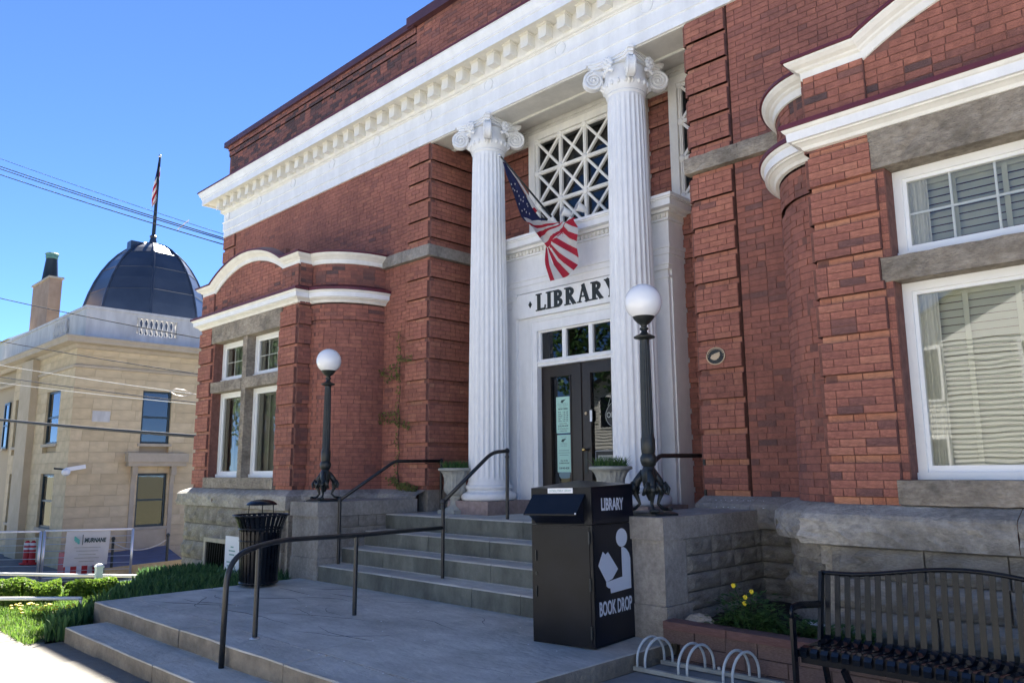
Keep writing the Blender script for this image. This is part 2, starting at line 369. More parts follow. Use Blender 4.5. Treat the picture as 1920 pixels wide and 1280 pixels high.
# sunlit concrete sidewalk in front
SWY = -5.02
sw = MB()
def sheet(mb, x0, x1, y0, y1, z, nx=1, m=0):
    mb.quadv([(x0, y0, z), (x1, y0, z), (x1, y1, z), (x0, y1, z)], m)
sidewalk = bpy.data.objects.new('sidewalk', None); COL.objects.link(sidewalk); sidewalk['kind'] = 'structure'
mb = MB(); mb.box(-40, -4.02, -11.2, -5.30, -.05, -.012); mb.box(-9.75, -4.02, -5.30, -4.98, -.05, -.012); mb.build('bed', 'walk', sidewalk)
x = -4.02; k = 0
while x > -34:
    w = 1.5; mb = MB()
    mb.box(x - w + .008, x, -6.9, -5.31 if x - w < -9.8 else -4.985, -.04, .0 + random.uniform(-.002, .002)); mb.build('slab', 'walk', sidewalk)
    mb = MB(); mb.box(x - w + .008, x, -11.2, -6.91, -.04, .0); mb.build('slab', 'walk_bounce', sidewalk); x -= w; k += 1
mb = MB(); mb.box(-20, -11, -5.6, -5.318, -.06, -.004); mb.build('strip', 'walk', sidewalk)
mb = MB(); sheet(mb, -60, 40, -18.2, -11.2, -.02); mb.build('road', 'asphalt', kind='structure')
mb = MB(); mb.box(-3.93, 14, -4.9, -1.9, -.02, .18); mb.build('side_path', 'path_grey', kind='structure')
mb = MB(); mb.box(-4.01, 24, -11.2, -4.91, -.05, .175); mb.build('front_walk', 'walk_bounce', kind='structure')  # unseen, kept wide and pale to bounce sunlight back at the facade
mb = MB(); sheet(mb, -60, -22.5, -9, 30, -2.035); mb.build('side_yard', 'asphalt', kind='structure')
# ------------------------------------------------------------------ library building
CX = -7.14; ZB = 1.48; CH = .0667; PL, PR = -9.6, -4.68
LIB = thing('library_building', (CX, 0, 0), 'red brick library with white columned entrance, curved bays and stone base', 'building')
def ell(sgn, c, n=18, b=1.0, a=.73): # curve from the block side to the wall
    return [(c + sgn * (1.865 + a * sin(pi / 2 * k / n)), -b * cos(pi / 2 * k / n)) for k in range(n + 1)]
LC, RC = -13.395, -.885
class Path:
    def __init__(s, pts):
        s.p = [Vector(q) for q in pts]; s.s = [0.]
        for a, b in zip(s.p, s.p[1:]): s.s.append(s.s[-1] + (b - a).length)
        s.L = s.s[-1]
    def at(s, t, corner_dir=0):
        i = 0
        while i < len(s.s) - 2 and (s.s[i + 1] < t - 1e-6 or (corner_dir > 0 and s.s[i + 1] <= t + 1e-6)): i += 1
        a, b = s.p[i], s.p[i + 1]; L = s.s[i + 1] - s.s[i]; q = a + (b - a) * ((t - s.s[i]) / L); d = (b - a) / L
        return q, Vector((d.y, -d.x))
single_left = [300]
def bricks(mb, path, z0, rows, spec, parent=None, single=False, top=None, seed=1, dark=None, depth=.1):
    """spec(i) -> [(s0, s1, offset)]: brick courses along a path, each brick a box proud of its mortar."""
    rnd = random.Random(seed)
    for i in range(rows):
        za = z0 + i * CH; zb = za + CH
        for (s0, s1, off) in spec(i):
            if s1 - s0 < .02: continue
            # mortar strip
            nst = max(1, int((s1 - s0) / .12)) if len(path.p) > 2 else 1
            for k in range(nst):
                ta, tb = s0 + (s1 - s0) * k / nst, s0 + (s1 - s0) * (k + 1) / nst
                (pa, na), (pb, nb) = path.at(ta, 1), path.at(tb, -1)
                o1 = off - .007; o2 = off - depth
                A, B = pa + na * o1, pb + nb * o1; C, D = pa + na * o2, pb + nb * o2
                zt = zb if top is None else min(zb, top((ta + tb) / 2))
                if zt > za + .003: mb.hexa([(A.x, A.y, za), (B.x, B.y, za), (B.x, B.y, zt), (A.x, A.y, zt), (C.x, C.y, za), (D.x, D.y, za), (D.x, D.y, zt), (C.x, C.y, zt)], 1, .5, back=False)
            t = s0; first = True; rec = i % 5 == 0 and .2 < s1 - s0 < .6
            while t < s1 - .015:
                hd = rnd.random() < .22
                w = .101 if (first and i % 2) or hd else .213
                first = False
                e = min(s1, t + w)
                if s1 - e < .05: e = s1
                a, bq = t + .0045, e - .0045
                zt1, zt2 = zb - .009, zb - .009
                if top is not None: zt1 = min(zt1, top(a) - .004); zt2 = min(zt2, top(bq) - .004)
                if min(zt1, zt2) > za + .008 and bq - a > .012:
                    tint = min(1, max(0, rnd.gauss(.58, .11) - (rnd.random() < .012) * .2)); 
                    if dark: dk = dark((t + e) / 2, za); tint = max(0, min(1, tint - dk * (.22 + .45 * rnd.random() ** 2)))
                    tint = min(1, tint + (.32 if rec else .14 if off > .03 else 0))
                    j = rnd.uniform(-.0012, .0018)
                    (pa, na), (pb, nb) = path.at(a, 1), path.at(bq, -1)
                    if single and single_left[0] > 0 and top is None and len(path.p) == 2:
                        c = (pa + pb) / 2 + na * (off + j - .05)
                        d = (pb - pa).normalized()
                        put_block(BRICK_OR if rec else BRICK_ME, 'brick', parent, (c.x, c.y, (za + zt1) / 2), (bq - a, .1, zt1 - za), math.atan2(d.y, d.x)); single_left[0] -= 1
                    else:
                        A, B = pa + na * (off + j), pb + nb * (off + j); C, D = pa + na * (off - depth), pb + nb * (off - depth)
                        mb.hexa([(A.x, A.y, za), (B.x, B.y, za), (B.x, B.y, zt2), (A.x, A.y, zt1), (C.x, C.y, za), (D.x, D.y, za), (D.x, D.y, zt2), (C.x, C.y, zt1)], 0, tint, back=False)
                t = e
PROUD = .044
def quoin(i): return 0. if i % 5 == 0 else PROUD
BM = ['brick', 'mortar']
# core masses (what holds the roof up and throws the big shadow)
mb = MB()
mb.box(-17.05, 2.77, 1.30, 8.5, -2.2, 7.3); mb.box(-17.05, PL - .1, .10, 1.30, -2.2, 7.3); mb.box(PR + .1, 2.77, .10, 1.30, -.2, 7.3)
mb.box(-17.0, 2.7, .12, 8.5, 7.3, 9.38); mb.build('core', 'mortar', LIB)
# --- main wall left: from the left end to the pier corner
PW = Path([(-17.15, 0), (PL, 0)])
cj = LC + 2.595 + 17.15   # where the bay curve meets
def spec_left(i):
    z = ZB + i * CH
    if 56 <= i < 59: return []
    q = quoin(i); qs = PL + 17.15
    out = [(qs - .55, qs, q)]
    if z < 4.85: out.append((cj - .05, qs - .55, 0))
    elif z < 5.4: out.append((cj - .3, qs - .55, 0))
    else:
        out += [(0, .55, q), (.55, qs - .55, 0)]
    if 4.85 <= z < 5.4: out += [(0, .55, q)]
    return out
soot = lambda s, z: (.55 if 3.2 < z - 1 < 5.0 and 4.4 < s < 6.6 else .12)
mb = MB(); bricks(mb, PW, ZB, 86, spec_left, seed=3, dark=lambda s, z: .55 if (5.35 < z < 6.1 and 4.6 < s < 6.5) else .1)
# side return of the left pier into the porch
PS = Path([(PL, 0), (PL, 1.1)])
bricks(mb, PS, ZB, 86, lambda i: [] if 56 <= i < 59 else [(.0, 1.1, quoin(i))], seed=4, dark=lambda s, z: .2)
mb.build('brick_wall', BM, LIB, kind='stuff')
# --- main wall right
PWR = Path([(PR, 0), (2.87, 0)])
cjr = RC - 2.595 - PR
mb = MB()
def spec_right(i):
    z = ZB + i * CH
    if 56 <= i < 59: return []
    if z < 4.85: return [(.55, cjr + .05, 0)]
    if z < 5.4: return [(.55, cjr + .3, 0)]
    return [(.55, 6.9, 0)]
def spec_rq(i): return [] if 56 <= i < 59 else [(0, .53, quoin(i))]
wr = None
RW = bpy.data.objects.new('brick_wall', None)
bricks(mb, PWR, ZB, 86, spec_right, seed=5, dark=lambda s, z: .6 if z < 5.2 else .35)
# left-hand end faces of the right pier
wr = mb.build('brick_wall', BM, LIB, kind='stuff')
mbq = MB()
# --- porch back wall (Y = 1.05)
PBK = Path([(PL, 1.05), (PR, 1.05)])
def spec_back(i):
    z = ZB + i * CH; iv = [(0, 4.92)]
    def cut(iv, a, b):
        o = []
        for s, e in iv:
            if b <= s or a >= e: o.append((s, e))
            else:
                if a > s: o.append((s, a))
                if b < e: o.append((b, e))
        return o
    if z < 5.33: iv = cut(iv, -5 + 4.92 - 3.76, 4.92 - .90)
    else:
        iv = cut(iv, 1.36, 3.58); iv = cut(iv, 4.06, 4.92)
    return [(a, b, (0. if i % 5 == 0 else .03)) for a, b in iv]
mb = MB(); bricks(mb, PBK, ZB - 4 * CH, 88, lambda i: spec_back(i - 4) if ZB + (i - 4) * CH < 7.0 else [], seed=6, dark=lambda s, z: .25)
mb.build('porch_wall', BM, LIB, kind='stuff')
# --- bays
def bay(c, right):
    bp = MB()
    front = Path([(c - 1.865, -1.23), (c + 1.865, -1.23)])
    opens = lambda z: 1.67 < z + CH * .5 < 4.24
    def spec_front(i):
        z = ZB + i * CH; q = quoin(i); zc = z + CH * .5
        if zc > 4.56 and zc < 4.86: return [(0, 3.73, 0)]
        out = []
        if zc < 4.56:
            if zc > 4.235 or zc < 1.675: out = [(0, .53, q), (3.20, 3.73, q)]
            elif 3.26 < zc < 3.47: out = [(0, .53, q), (3.20, 3.73, q)]
            else: out = [(0, .555, q), (.555, .615, 0), (3.115, 3.175, 0), (3.175, 3.73, q)]
        return out
    par = None
    if right:
        # the bricks of the nearest front are pieces of their own, held by the bay's wall
        par = bp.box(c - 1.80, c - 1.27, -1.19, -1.05, ZB, 4.56, 1).build('bay_wall', BM, LIB); bp = MB()
        bricks(bp, front, ZB, 50, lambda i: spec_front(i)[:2] if len(spec_front(i)) > 2 else spec_front(i)[:1], parent=par, single=True, seed=11, dark=lambda s, z: .75)
        bricks(bp, front, ZB, 50, lambda i: [q for q in spec_front(i)[2:]] if len(spec_front(i)) > 2 else spec_front(i)[1:], seed=12)
    else:
        bricks(bp, front, ZB, 50, spec_front, seed=13, dark=lambda s, z: .35 if s > 3.2 else .15)
    for sg in (1, -1):
        side = [(c + sg * 1.865, -1.23), (c + sg * 1.865, -1.0)]
        if sg < 0: side = side[::-1]
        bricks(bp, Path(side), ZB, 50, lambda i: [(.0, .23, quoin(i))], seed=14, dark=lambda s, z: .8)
        e = ell(sg, c)
        if sg < 0: e = e[::-1]
        pe = Path(e)
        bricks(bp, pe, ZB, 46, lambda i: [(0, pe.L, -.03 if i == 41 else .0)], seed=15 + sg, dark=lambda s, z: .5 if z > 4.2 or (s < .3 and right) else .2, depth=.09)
        # upper blocking course behind the two cornices
        bricks(bp, pe, 4.86, 6, lambda i: [(0, pe.L, -.005)], seed=17 + sg, dark=lambda s, z: .7)
    up = Path([(c - 1.865, -1.23), (c + 1.865, -1.23)])
    R0 = 2.55; zc0 = 5.25 - math.sqrt(R0 * R0 - 1.33 ** 2)
    def topz(s):
        u = s - 1.865
        return 5.25 if abs(u) > 1.33 else zc0 + math.sqrt(R0 * R0 - u * u)
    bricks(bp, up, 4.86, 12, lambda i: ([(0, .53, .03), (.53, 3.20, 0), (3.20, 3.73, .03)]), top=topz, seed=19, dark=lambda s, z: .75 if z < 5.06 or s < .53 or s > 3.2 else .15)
    for sg in (1, -1):
        side = [(c + sg * 1.865, -1.23), (c + sg * 1.865, -1.0)]
        if sg < 0: side = side[::-1]
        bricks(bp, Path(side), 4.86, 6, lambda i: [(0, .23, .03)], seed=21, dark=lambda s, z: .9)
    # jambs and an unseen inner lining added to keep light out
    for sg in (1, -1):
        bp.box(*sorted((c + sg * 1.245, c + sg * 1.5)), -1.225, -.95, 1.6, 4.3, 1)
    bp.box(c - 1.80, c + 1.80, -1.18, .15, 4.30, 4.88, 1); bp.box(c - 1.82, c + 1.82, -1.16, .15, 4.88, 5.2, 1)
    bp.box(c - 1.80, c + 1.80, -1.15, .15, 1.2, 1.48, 1)
    for sg in (1, -1): bp.box(*sorted((c + sg * 1.3, c + sg * 1.8)), -1.1, .15, 1.3, 4.8, 1)
    bp.build('bay_brickwork', BM, LIB, kind='stuff')
    # plan path of the bay, travelling in +X with the street on the right-hand side
    eL = ell(-1, c)[::-1]; eR = ell(1, c)
    plan = eL + [(c - 1.865, -1.23), (c + 1.865, -1.23)] + eR
    # lower cornice
    cor = MB()
    prof = [(0., 4.565), (.035, 4.572), (.05, 4.60), (.085, 4.625), (.105, 4.632), (.105, 4.645), (.135, 4.648), (.14, 4.725), (.155, 4.732), (.172, 4.76)]
    cor.sweep(plan, prof, mm=[1, 1, 1, 1, 1, 0, 0, 1, 1])
    cor.build('lower_cornice', ['white', 'cream'], LIB)
    fl = MB(); fl.sweep(plan, [(.168, 4.757), (.185, 4.762), (.185, 4.80), (-.01, 4.885)]); fl.build('lower_flashing', 'maroon', LIB)
    # upper cornice: returns and curves in plan, arched over the window on the front
    prof2 = [(0., 0.), (.018, .005), (.022, .075), (.045, .09), (.055, .105), (.09, .125), (.12, .155), (.125, .175)]
    fl2 = [(.12, .172), (.145, .176), (.145, .20), (-.02, .255)]
    uc = MB(); uf = MB(); B0 = 5.235
    for pth, pre, post in ((eL + [(c - 1.865, -1.23)], None, (c, -1.23)), ([(c + 1.865, -1.23)] + eR, (c, -1.23), None)):
        uc.sweep(pth, [(o, B0 + h) for o, h in prof2], pre=pre, post=post, caps=False); uf.sweep(pth, [(o, B0 + h) for o, h in fl2], pre=pre, post=post, caps=False)
    us = [-1.865, -1.33] + [-1.33 + 2.66 * k / 28 for k in range(1, 28)] + [1.33, 1.865]
    def cv(u): return B0 if abs(u) >= 1.33 else zc0 - .015 + math.sqrt(R0 * R0 - u * u)
    def nrm(i):
        a, b_ = us[max(0, i - 1)], us[min(len(us) - 1, i + 1)]; d1 = Vector((us[i] - a, cv(us[i]) - cv(a))); d2 = Vector((b_ - us[i], cv(b_) - cv(us[i])))
        d1 = d1.normalized() if d1.length > 1e-6 else d2.normalized(); d2 = d2.normalized() if d2.length > 1e-6 else d1
        n1, n2 = Vector((-d1.y, d1.x)), Vector((-d2.y, d2.x)); n = (n1 + n2) / (1 + n1.dot(n2)); return n
    for mbx, pr in ((uc, prof2), (uf, fl2)):
        b0 = len(mbx.v); K = len(pr)
        for i, u in enumerate(us):
            n = nrm(i); ex = 0
            for o, h in pr:
                e = (-o if i == 0 else o if i == len(us) - 1 else 0); mbx.v.append((c + u + n.x * h + e, -1.23 - o, cv(u) + n.y * h))
        for i in range(len(us) - 1):
            for k in range(K - 1): mbx.f.append((b0 + i * K + k, b0 + (i + 1) * K + k, b0 + (i + 1) * K + k + 1, b0 + i * K + k + 1)); mbx.m.append(0); mbx.t.append(.5)
    uc.build('upper_cornice', 'cream', LIB); uf.build('upper_flashing', 'maroon', LIB)
    rf = MB(); rf.faces([(x_, y_, 5.42) for x_, y_ in plan], [tuple(range(len(plan)))]); rf.build('bay_roof', 'maroon', LIB)
    # stone dressings of the window
    st = MB(); st.rbox(c - 1.345, c + 1.345, -1.268, -1.0, 4.235, 4.563); st.build('lintel', 'trim_stone', LIB)
    st = MB(); st.rbox(c - 1.33, c - .085, -1.245, -1.0, 3.27, 3.47); st.build('transom', 'trim_stone', LIB)
    st = MB(); st.rbox(c + .085, c + 1.33, -1.245, -1.0, 3.27, 3.47); st.build('transom', 'trim_stone', LIB)
    st = MB(); st.rbox(c - .08, c + .08, -1.23, -.97, 1.675, 4.235); st.build('stone_mullion', 'trim_stone', LIB)
    for a, b_ in ((-1.335, -.012), (-.008, 1.335)): st = MB(); st.rbox(c + a, c + b_, -1.29, -1.0, 1.487, 1.675); st.build('sill', 'trim_stone', LIB)
    # windows: four lights
    for lo, hi, upper in ((1.677, 3.268, 0), (3.472, 4.233, 1)):
        for sg in (-1, 1):
            x0, x1 = (c - 1.243, c - .083) if sg < 0 else (c + .083, c + 1.243)
            f = MB(); y0, y1 = -1.06, -.98
            zs = lo + .055
            f.box(x0, x1, y0 - .03, y1, lo, zs); f.box(x0, x1, y0, y1, hi - .07, hi); f.box(x0, x0 + .07, y0, y1, zs, hi - .07); f.box(x1 - .07, x1, y0, y1, zs, hi - .07)
            i0, i1, j0, j1 = x0 + .07, x1 - .07, zs, hi - .07; y2 = y0 + .022
            f.box(i0, i1, y2, y1, j0, j0 + .055); f.box(i0, i1, y2, y1, j1 - .03, j1); f.box(i0, i0 + .03, y2, y1, j0 + .055, j1 - .03); f.box(i1 - .03, i1, y2, y1, j0 + .055, j1 - .03)
            wf = f.build('window', 'vinyl', LIB)
            gl = MB(); gx0, gx1, gz0, gz1 = i0 + .03, i1 - .03, j0 + .055, j1 - .03; yg = -1.015
            gl.quadv([(gx0, yg, gz0), (gx1, yg, gz0), (gx1, yg, gz1), (gx0, yg, gz1)]); gl.build('pane', 'pane', wf)
            if upper:
                mu = MB()
                for k in range(1, 3): xx = gx0 + (gx1 - gx0) * k / 3; mu.box(xx - .009, xx + .009, yg + .006, yg + .02, gz0, gz1)
                mu.box(gx0, gx1, yg + .008, yg + .018, (gz0 + gz1) / 2 - .009, (gz0 + gz1) / 2 + .009); mu.build('muntin', 'vinyl', wf)
            # blinds
            pitch = .062 if right else .05; zz = gz1 - .05; yb_ = yg + .10; bl = MB(); k = 0
            while zz > gz0 - .03:
                s_ = MB() if (right and sg < 0) else bl
                s_.hexa([(gx0 - .02, yb_ - .016, zz - .031), (gx1 + .02, yb_ - .016, zz - .031), (gx1 + .02, yb_ + .012, zz + .028), (gx0 - .02, yb_ + .012, zz + .028), (gx0 - .02, yb_ - .013, zz - .032), (gx1 + .02, yb_ - .013, zz - .032), (gx1 + .02, yb_ + .015, zz + .027), (gx0 - .02, yb_ + .015, zz + .027)])
                if right and sg < 0: s_.build('slat', 'blind', wf)
                zz -= pitch; k += 1
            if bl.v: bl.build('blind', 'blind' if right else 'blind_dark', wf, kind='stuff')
            tp = MB()
            for fx in (.34, .72): xx = gx0 + (gx1 - gx0) * fx; tp.box(xx - .02, xx + .02, yb_ - .034, yb_ - .03, gz0, gz1)
            tp.box(gx0 - .02, gx1 + .02, yb_ - .03, yb_ + .02, gz1 - .03, gz1 + .01)
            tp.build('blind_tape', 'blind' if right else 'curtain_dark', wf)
            cu = MB(); n = 18
            for k in range(n):
                a, b_ = gx0 - .03 + .17 * k / n, gx0 - .03 + .17 * (k + 1) / n
                ya, yb2 = yg + .035 + .012 * sin(k * 1.9), yg + .035 + .012 * sin((k + 1) * 1.9); cu.quadv([(a, ya, gz0), (b_, yb2, gz0), (b_, yb2, gz1), (a, ya, gz1)])
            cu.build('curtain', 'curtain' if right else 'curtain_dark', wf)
    # water table and rock-faced foundation
    wt = [(0., 1.48), (.03, 1.478), (.19, 1.40), (.215, 1.36), (.215, 1.17), (.12, 1.155), (.12, 1.0)]
    return plan
plans = [bay(LC, False), bay(RC, True)]
# bricks of the right pier: separate pieces while the count lasts
mbq = MB(); pier = mbq.box(PR + .02, PR + .5, .02, .1, ZB, 7.1, 1).build('pier_wall', BM, LIB)
mbq = MB(); bricks(mbq, PWR, ZB, 86, spec_rq, parent=pier, single=True, seed=31, dark=lambda s, z: .2)
pq = Path([(PR, 1.05), (PR, 0)]); bricks(mbq, pq, ZB, 86, lambda i: [] if 56 <= i < 59 else [(0, 1.05, quoin(i))], seed=32)
mbq.build('pier_brickwork', BM, LIB, kind='stuff')
# band stones
for x0, x1 in ((LC + 2.58, -10.25), (-10.245, PL + .06)):
    st = MB(); st.rbox(x0, x1, -.08, .06, 5.22, 5.41); st.build('band_stone', 'cut_stone', LIB)
st = MB(); st.box(PL - .1, PL + .075, -.07, 1.05, 5.222, 5.408); st.build('band_stone', 'cut_stone', LIB)
for x0, x1 in ((PR - .06, -4.05), (-4.045, RC - 2.56)):
    st = MB(); st.rbox(x0, x1, -.08, .06, 5.22, 5.41); st.build('band_stone', 'trim_stone', LIB)
# water table pieces along wall and bays
WT = [(0., 1.481), (.03, 1.478), (.11, 1.445), (.195, 1.408), (.218, 1.378), (.226, 1.33), (.226, 1.28), (.224, 1.225), (.218, 1.168), (.10, 1.152), (.10, 1.0)]
def water_table(path, nm='water_table', cuts=None, matn='found_stone'):
    P = Path(path)
    n = 0
    mb = MB(); rows = WT; K = len(rows); sub = []
    for a, b in zip(P.s, P.s[1:]):
        m_ = max(1, int((b - a) / .085)); sub += [(a + (b - a) * k / m_) for k in range(m_)]
    sub.append(P.L)
    rnd = random.Random(5)
    for t in sub:
        i = min(range(len(P.s)), key=lambda q: abs(P.s[q] - t))
        if abs(P.s[i] - t) < 1e-6 and 0 < i < len(P.s) - 1:
            d1 = (P.p[i] - P.p[i - 1]).normalized(); d2 = (P.p[i + 1] - P.p[i]).normalized(); n1 = Vector((d1.y, -d1.x)); n2 = Vector((d2.y, -d2.x)); nn = (n1 + n2) / max(.3, 1 + n1.dot(n2)); q = P.p[i]
        else: q, nn = P.at(t, 1)
        for k, (o, z) in enumerate(rows):
            j = rnd.uniform(-.015, .017) if 4 <= k <= 7 else rnd.uniform(-.006, .006) if k in (3, 8) else (rnd.uniform(-.004, .004) if k == 2 else 0); jz = rnd.uniform(-.010, .010) if 4 <= k <= 7 else 0
            mb.v.append((q.x + nn.x * (o + j), q.y + nn.y * (o + j), z + jz))
    for i in range(len(sub) - 1):
        for k in range(K - 1): mb.f.append((i * K + k, i * K + k + 1, (i + 1) * K + k + 1, (i + 1) * K + k)); mb.m.append(0); mb.t.append(.5)
    return mb.build(nm, matn, LIB)
def split_path(path, cuts):
    P = Path(path); out = []
    cs = [0.] + cuts + [P.L]
    for a, b in zip(cs, cs[1:]):
        pts = [tuple(P.at(a + .003, 1)[0])] + [tuple(p) for p, s_ in zip(P.p, P.s) if a + .01 < s_ < b - .01] + [tuple(P.at(b - .003, -1)[0])]
        out.append(pts)
    return out
for pl in plans:
    P = Path(pl); eL_ = P.s[18]
    for seg in split_path(pl, [eL_ * .5, eL_ - .01, P.s[19] + 1.35, P.s[19] + 2.6, P.s[21] + .04, P.s[21] + .65]): water_table(seg)
for seg in ([(-10.82, 0), (-10.3, 0)], [(-10.295, 0), (PL, 0)], [(PR - .02, 0), (-4.05, 0)], [(-4.045, 0), (RC - 2.56, 0)]): water_table(seg, matn='cut_stone')
st = MB(); st.box(PL - .2, PL + .02, .0, 1.0, 1.15, 1.479); st.build('porch_stone', 'cut_stone', LIB)
# foundation: rock-faced blocks (parts), with a mortar-dark backing
def foundation(path, z0, z1, rows, nm, off=.1, skip=None, depth=.22, seed=3, cutme=ROCKS):
    P = Path(path); rnd = random.Random(seed); h = (z1 - z0) / rows
    for r in range(rows):
        t = 0.; 
        while t < P.L - .02:
            w = rnd.uniform(.38, .85) if P.L > 1.2 else rnd.uniform(.25, .5); e = min(P.L, t + w)
            if P.L - e < .2: e = P.L
            za, zb = z0 + r * h, z0 + (r + 1) * h
            if not (skip and skip(t, e, za, zb)):
                (a, na), (b, nb) = P.at(t, 1), P.at(e, -1); d = b - a; n = Vector((d.y, -d.x)).normalized(); c = (a + b) / 2 + n * (off - depth / 2)
                put_block(rnd.choice(cutme), nm, LIB, (c.x, c.y, (za + zb) / 2), (d.length - .012, depth, h - .012), math.atan2(d.y, d.x))
            t = e
for pth, o_, z_ in ((plans[0], .075, -1.2), (plans[1], .075, -.2), ([(-10.9, 0), (PL, 0)], .06, 0), ([(PR, 0), (-3.4, 0)], .06, 0)):
    fb = MB(); fb.sweep(pth, [(o_, 1.15), (o_, z_)], caps=False); fb.build('foundation_backing', 'found_stone', LIB)
foundation([(LC - 1.865, -1.23), (LC + 1.865, -1.23)], -.45, 1.155, 5, 'foundation_stone', off=.13, skip=lambda a, b, z0, z1: a < 2.5 and b > 1.0 and z0 > -.2 and z1 < .85 and False, seed=8)
foundation([(LC + 1.865, -1.23), (LC + 1.865, -1.0)], 0, 1.155, 4, 'foundation_stone', seed=9)
foundation([(RC - 1.865, -1.23), (RC + .6, -1.23)], .2, 1.155, 4, 'foundation_stone', off=.13, seed=10)
foundation([(RC - 1.865, -1.0), (RC - 1.865, -1.23)], .2, 1.155, 4, 'foundation_stone', seed=12)
foundation(ell(-1, RC, 3)[::-1], .2, 1.155, 6, 'foundation_stone', off=.12, seed=13)
foundation([(-4.0, 0), (RC - 2.5, 0)], .2, 1.155, 6, 'foundation_stone', off=.13, seed=14)
# basement window in the left bay
bw = MB(); x0, x1, z0, z1 = LC - 0.72, LC + .25, -.35, .62
bw.box(x0, x0 + .07, -1.475, -1.36, z0, z1); bw.box(x1 - .07, x1, -1.475, -1.36, z0, z1); bw.box(x0 + .07, x1 - .07, -1.475, -1.36, z1 - .07, z1)
bw = bw.build('basement_window', 'wood_sign', LIB)
q = MB(); q.box(x0 + .07, x1 - .07, -1.452, -1.444, z0, z1 - .07); q.build('pane', 'pane_dark', bw); q = MB(); q.box(x0 + .07, x1 - .07, -1.438, -1.432, z0, z1 - .07); q.build('backing', 'interior', bw)
for k in range(9):
    q = MB(); xx = x0 + .1 + k * .09; q.tube([(xx, -1.462, z0), (xx + .08, -1.462, z1 - .08)], .004, 4); q.build('mesh_wire', 'iron', bw)
# --- entablature
def ent_sweep(prof, name, material, mm=None):
    mb = MB(); mb.sweep([(-17.15, 6), (-17.15, 0), (2.87, 0)], prof, mm=mm, caps=False); return mb.build(name, material, LIB)
ent_sweep([(.0, 7.18), (.035, 7.18), (.035, 7.325), (.052, 7.335), (.052, 7.515), (.07, 7.53), (.07, 7.545), (.042, 7.56), (.042, 7.735)], 'architrave', 'white')
ent_sweep([(.042, 7.735), (.06, 7.74), (.065, 7.755), (.095, 7.765), (.11, 7.79), (.11, 7.80)], 'bed_moulding', 'cream')
ent_sweep([(.11, 7.80), (.11, 8.02), (.40, 8.02), (.40, 7.975), (.415, 7.97)], 'cornice_soffit', 'cream')
ent_sweep([(.415, 7.97), (.425, 7.97), (.425, 8.10), (.44, 8.105), (.445, 8.14), (.475, 8.19), (.49, 8.235), (.50, 8.24), (.50, 8.262)], 'corona', 'white', None)
ent_sweep([(.495, 8.258), (.515, 8.258), (.515, 8.285), (.0, 8.38)], 'cornice_flashing', 'maroon')
md = MB(); md.box(-.075, .075, -.26, -.108, 7.815, 7.985); md.box(-.088, .088, -.275, -.106, 7.985, 8.018); md.box(-.066, .066, -.2635, -.25, 7.80, 7.85)
md0 = md.build('modillion', 'cream', LIB); md0.location.x = -17.08 - CX
# built about the world origin: shift by the thing's own place
md0.data.transform(Matrix.Translation((CX, 0, 0)))
step = .3535; k = 1
while -17.08 + k * step < -2.5:
    c = md0.copy(); COL.objects.link(c); c.location.x = -17.08 + k * step - CX; k += 1
for px, py in ((206, 401), (371, 376), (0, 0)): pass
dsk = MB()
for a in range(28):
    t0, t1 = 2 * pi * a / 28, 2 * pi * (a + 1) / 28
    for (r0, d0), (r1, d1) in (((.098, -.044), (.098, -.062)), ((.098, -.062), (.084, -.062)), ((.084, -.062), (.084, -.050))):
        dsk.quadv([(r0 * cos(t0), d0, r0 * sin(t0)), (r0 * cos(t1), d0, r0 * sin(t1)), (r1 * cos(t1), d1, r1 * sin(t1)), (r1 * cos(t0), d1, r1 * sin(t0))])
dsk.faces([(.084 * cos(2 * pi * a / 28), -.050, .084 * sin(2 * pi * a / 28)) for a in range(28)], [tuple(range(28))])
d0 = dsk.build('medallion', 'white', LIB); d0.data.transform(Matrix.Translation((CX, 0, 7.648)))
dx = [-16.98, -15.47, -14.02, -12.56, -11.08, -9.62, -8.15, -6.68, -5.2, -3.73]
d0.location.x = dx[0] - CX
for q in dx[1:]: c = d0.copy(); COL.objects.link(c); c.location.x = q - CX
# parapet bricks and coping
PP = Path([(-17.13, 0), (2.8, 0)]); mb = MB()
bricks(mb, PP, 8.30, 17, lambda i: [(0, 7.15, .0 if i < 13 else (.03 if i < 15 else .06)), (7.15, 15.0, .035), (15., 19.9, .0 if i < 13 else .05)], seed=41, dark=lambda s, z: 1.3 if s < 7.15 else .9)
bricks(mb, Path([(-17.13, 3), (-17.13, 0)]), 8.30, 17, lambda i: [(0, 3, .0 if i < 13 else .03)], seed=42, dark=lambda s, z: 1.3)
mb.build('parapet', BM, LIB, kind='stuff')
cp = MB(); cp.sweep([(-17.13, 8), (-17.13, 0), (-9.98, 0)], [(.06, 9.40), (.115, 9.40), (.115, 9.525), (-.3, 9.56)]); cp.build('coping', 'coping', LIB)
cp = MB(); cp.sweep([(-9.98, .4), (-9.98, 0), (-2.1, 0)], [(.05, 9.42), (.15, 9.42), (.15, 9.60), (-.3, 9.64)]); cp.sweep([(-2.1, 0), (2.87, 0)], [(.06, 9.40), (.115, 9.40), (.115, 9.525), (-.3, 9.56)]); cp.build('coping', 'coping', LIB)
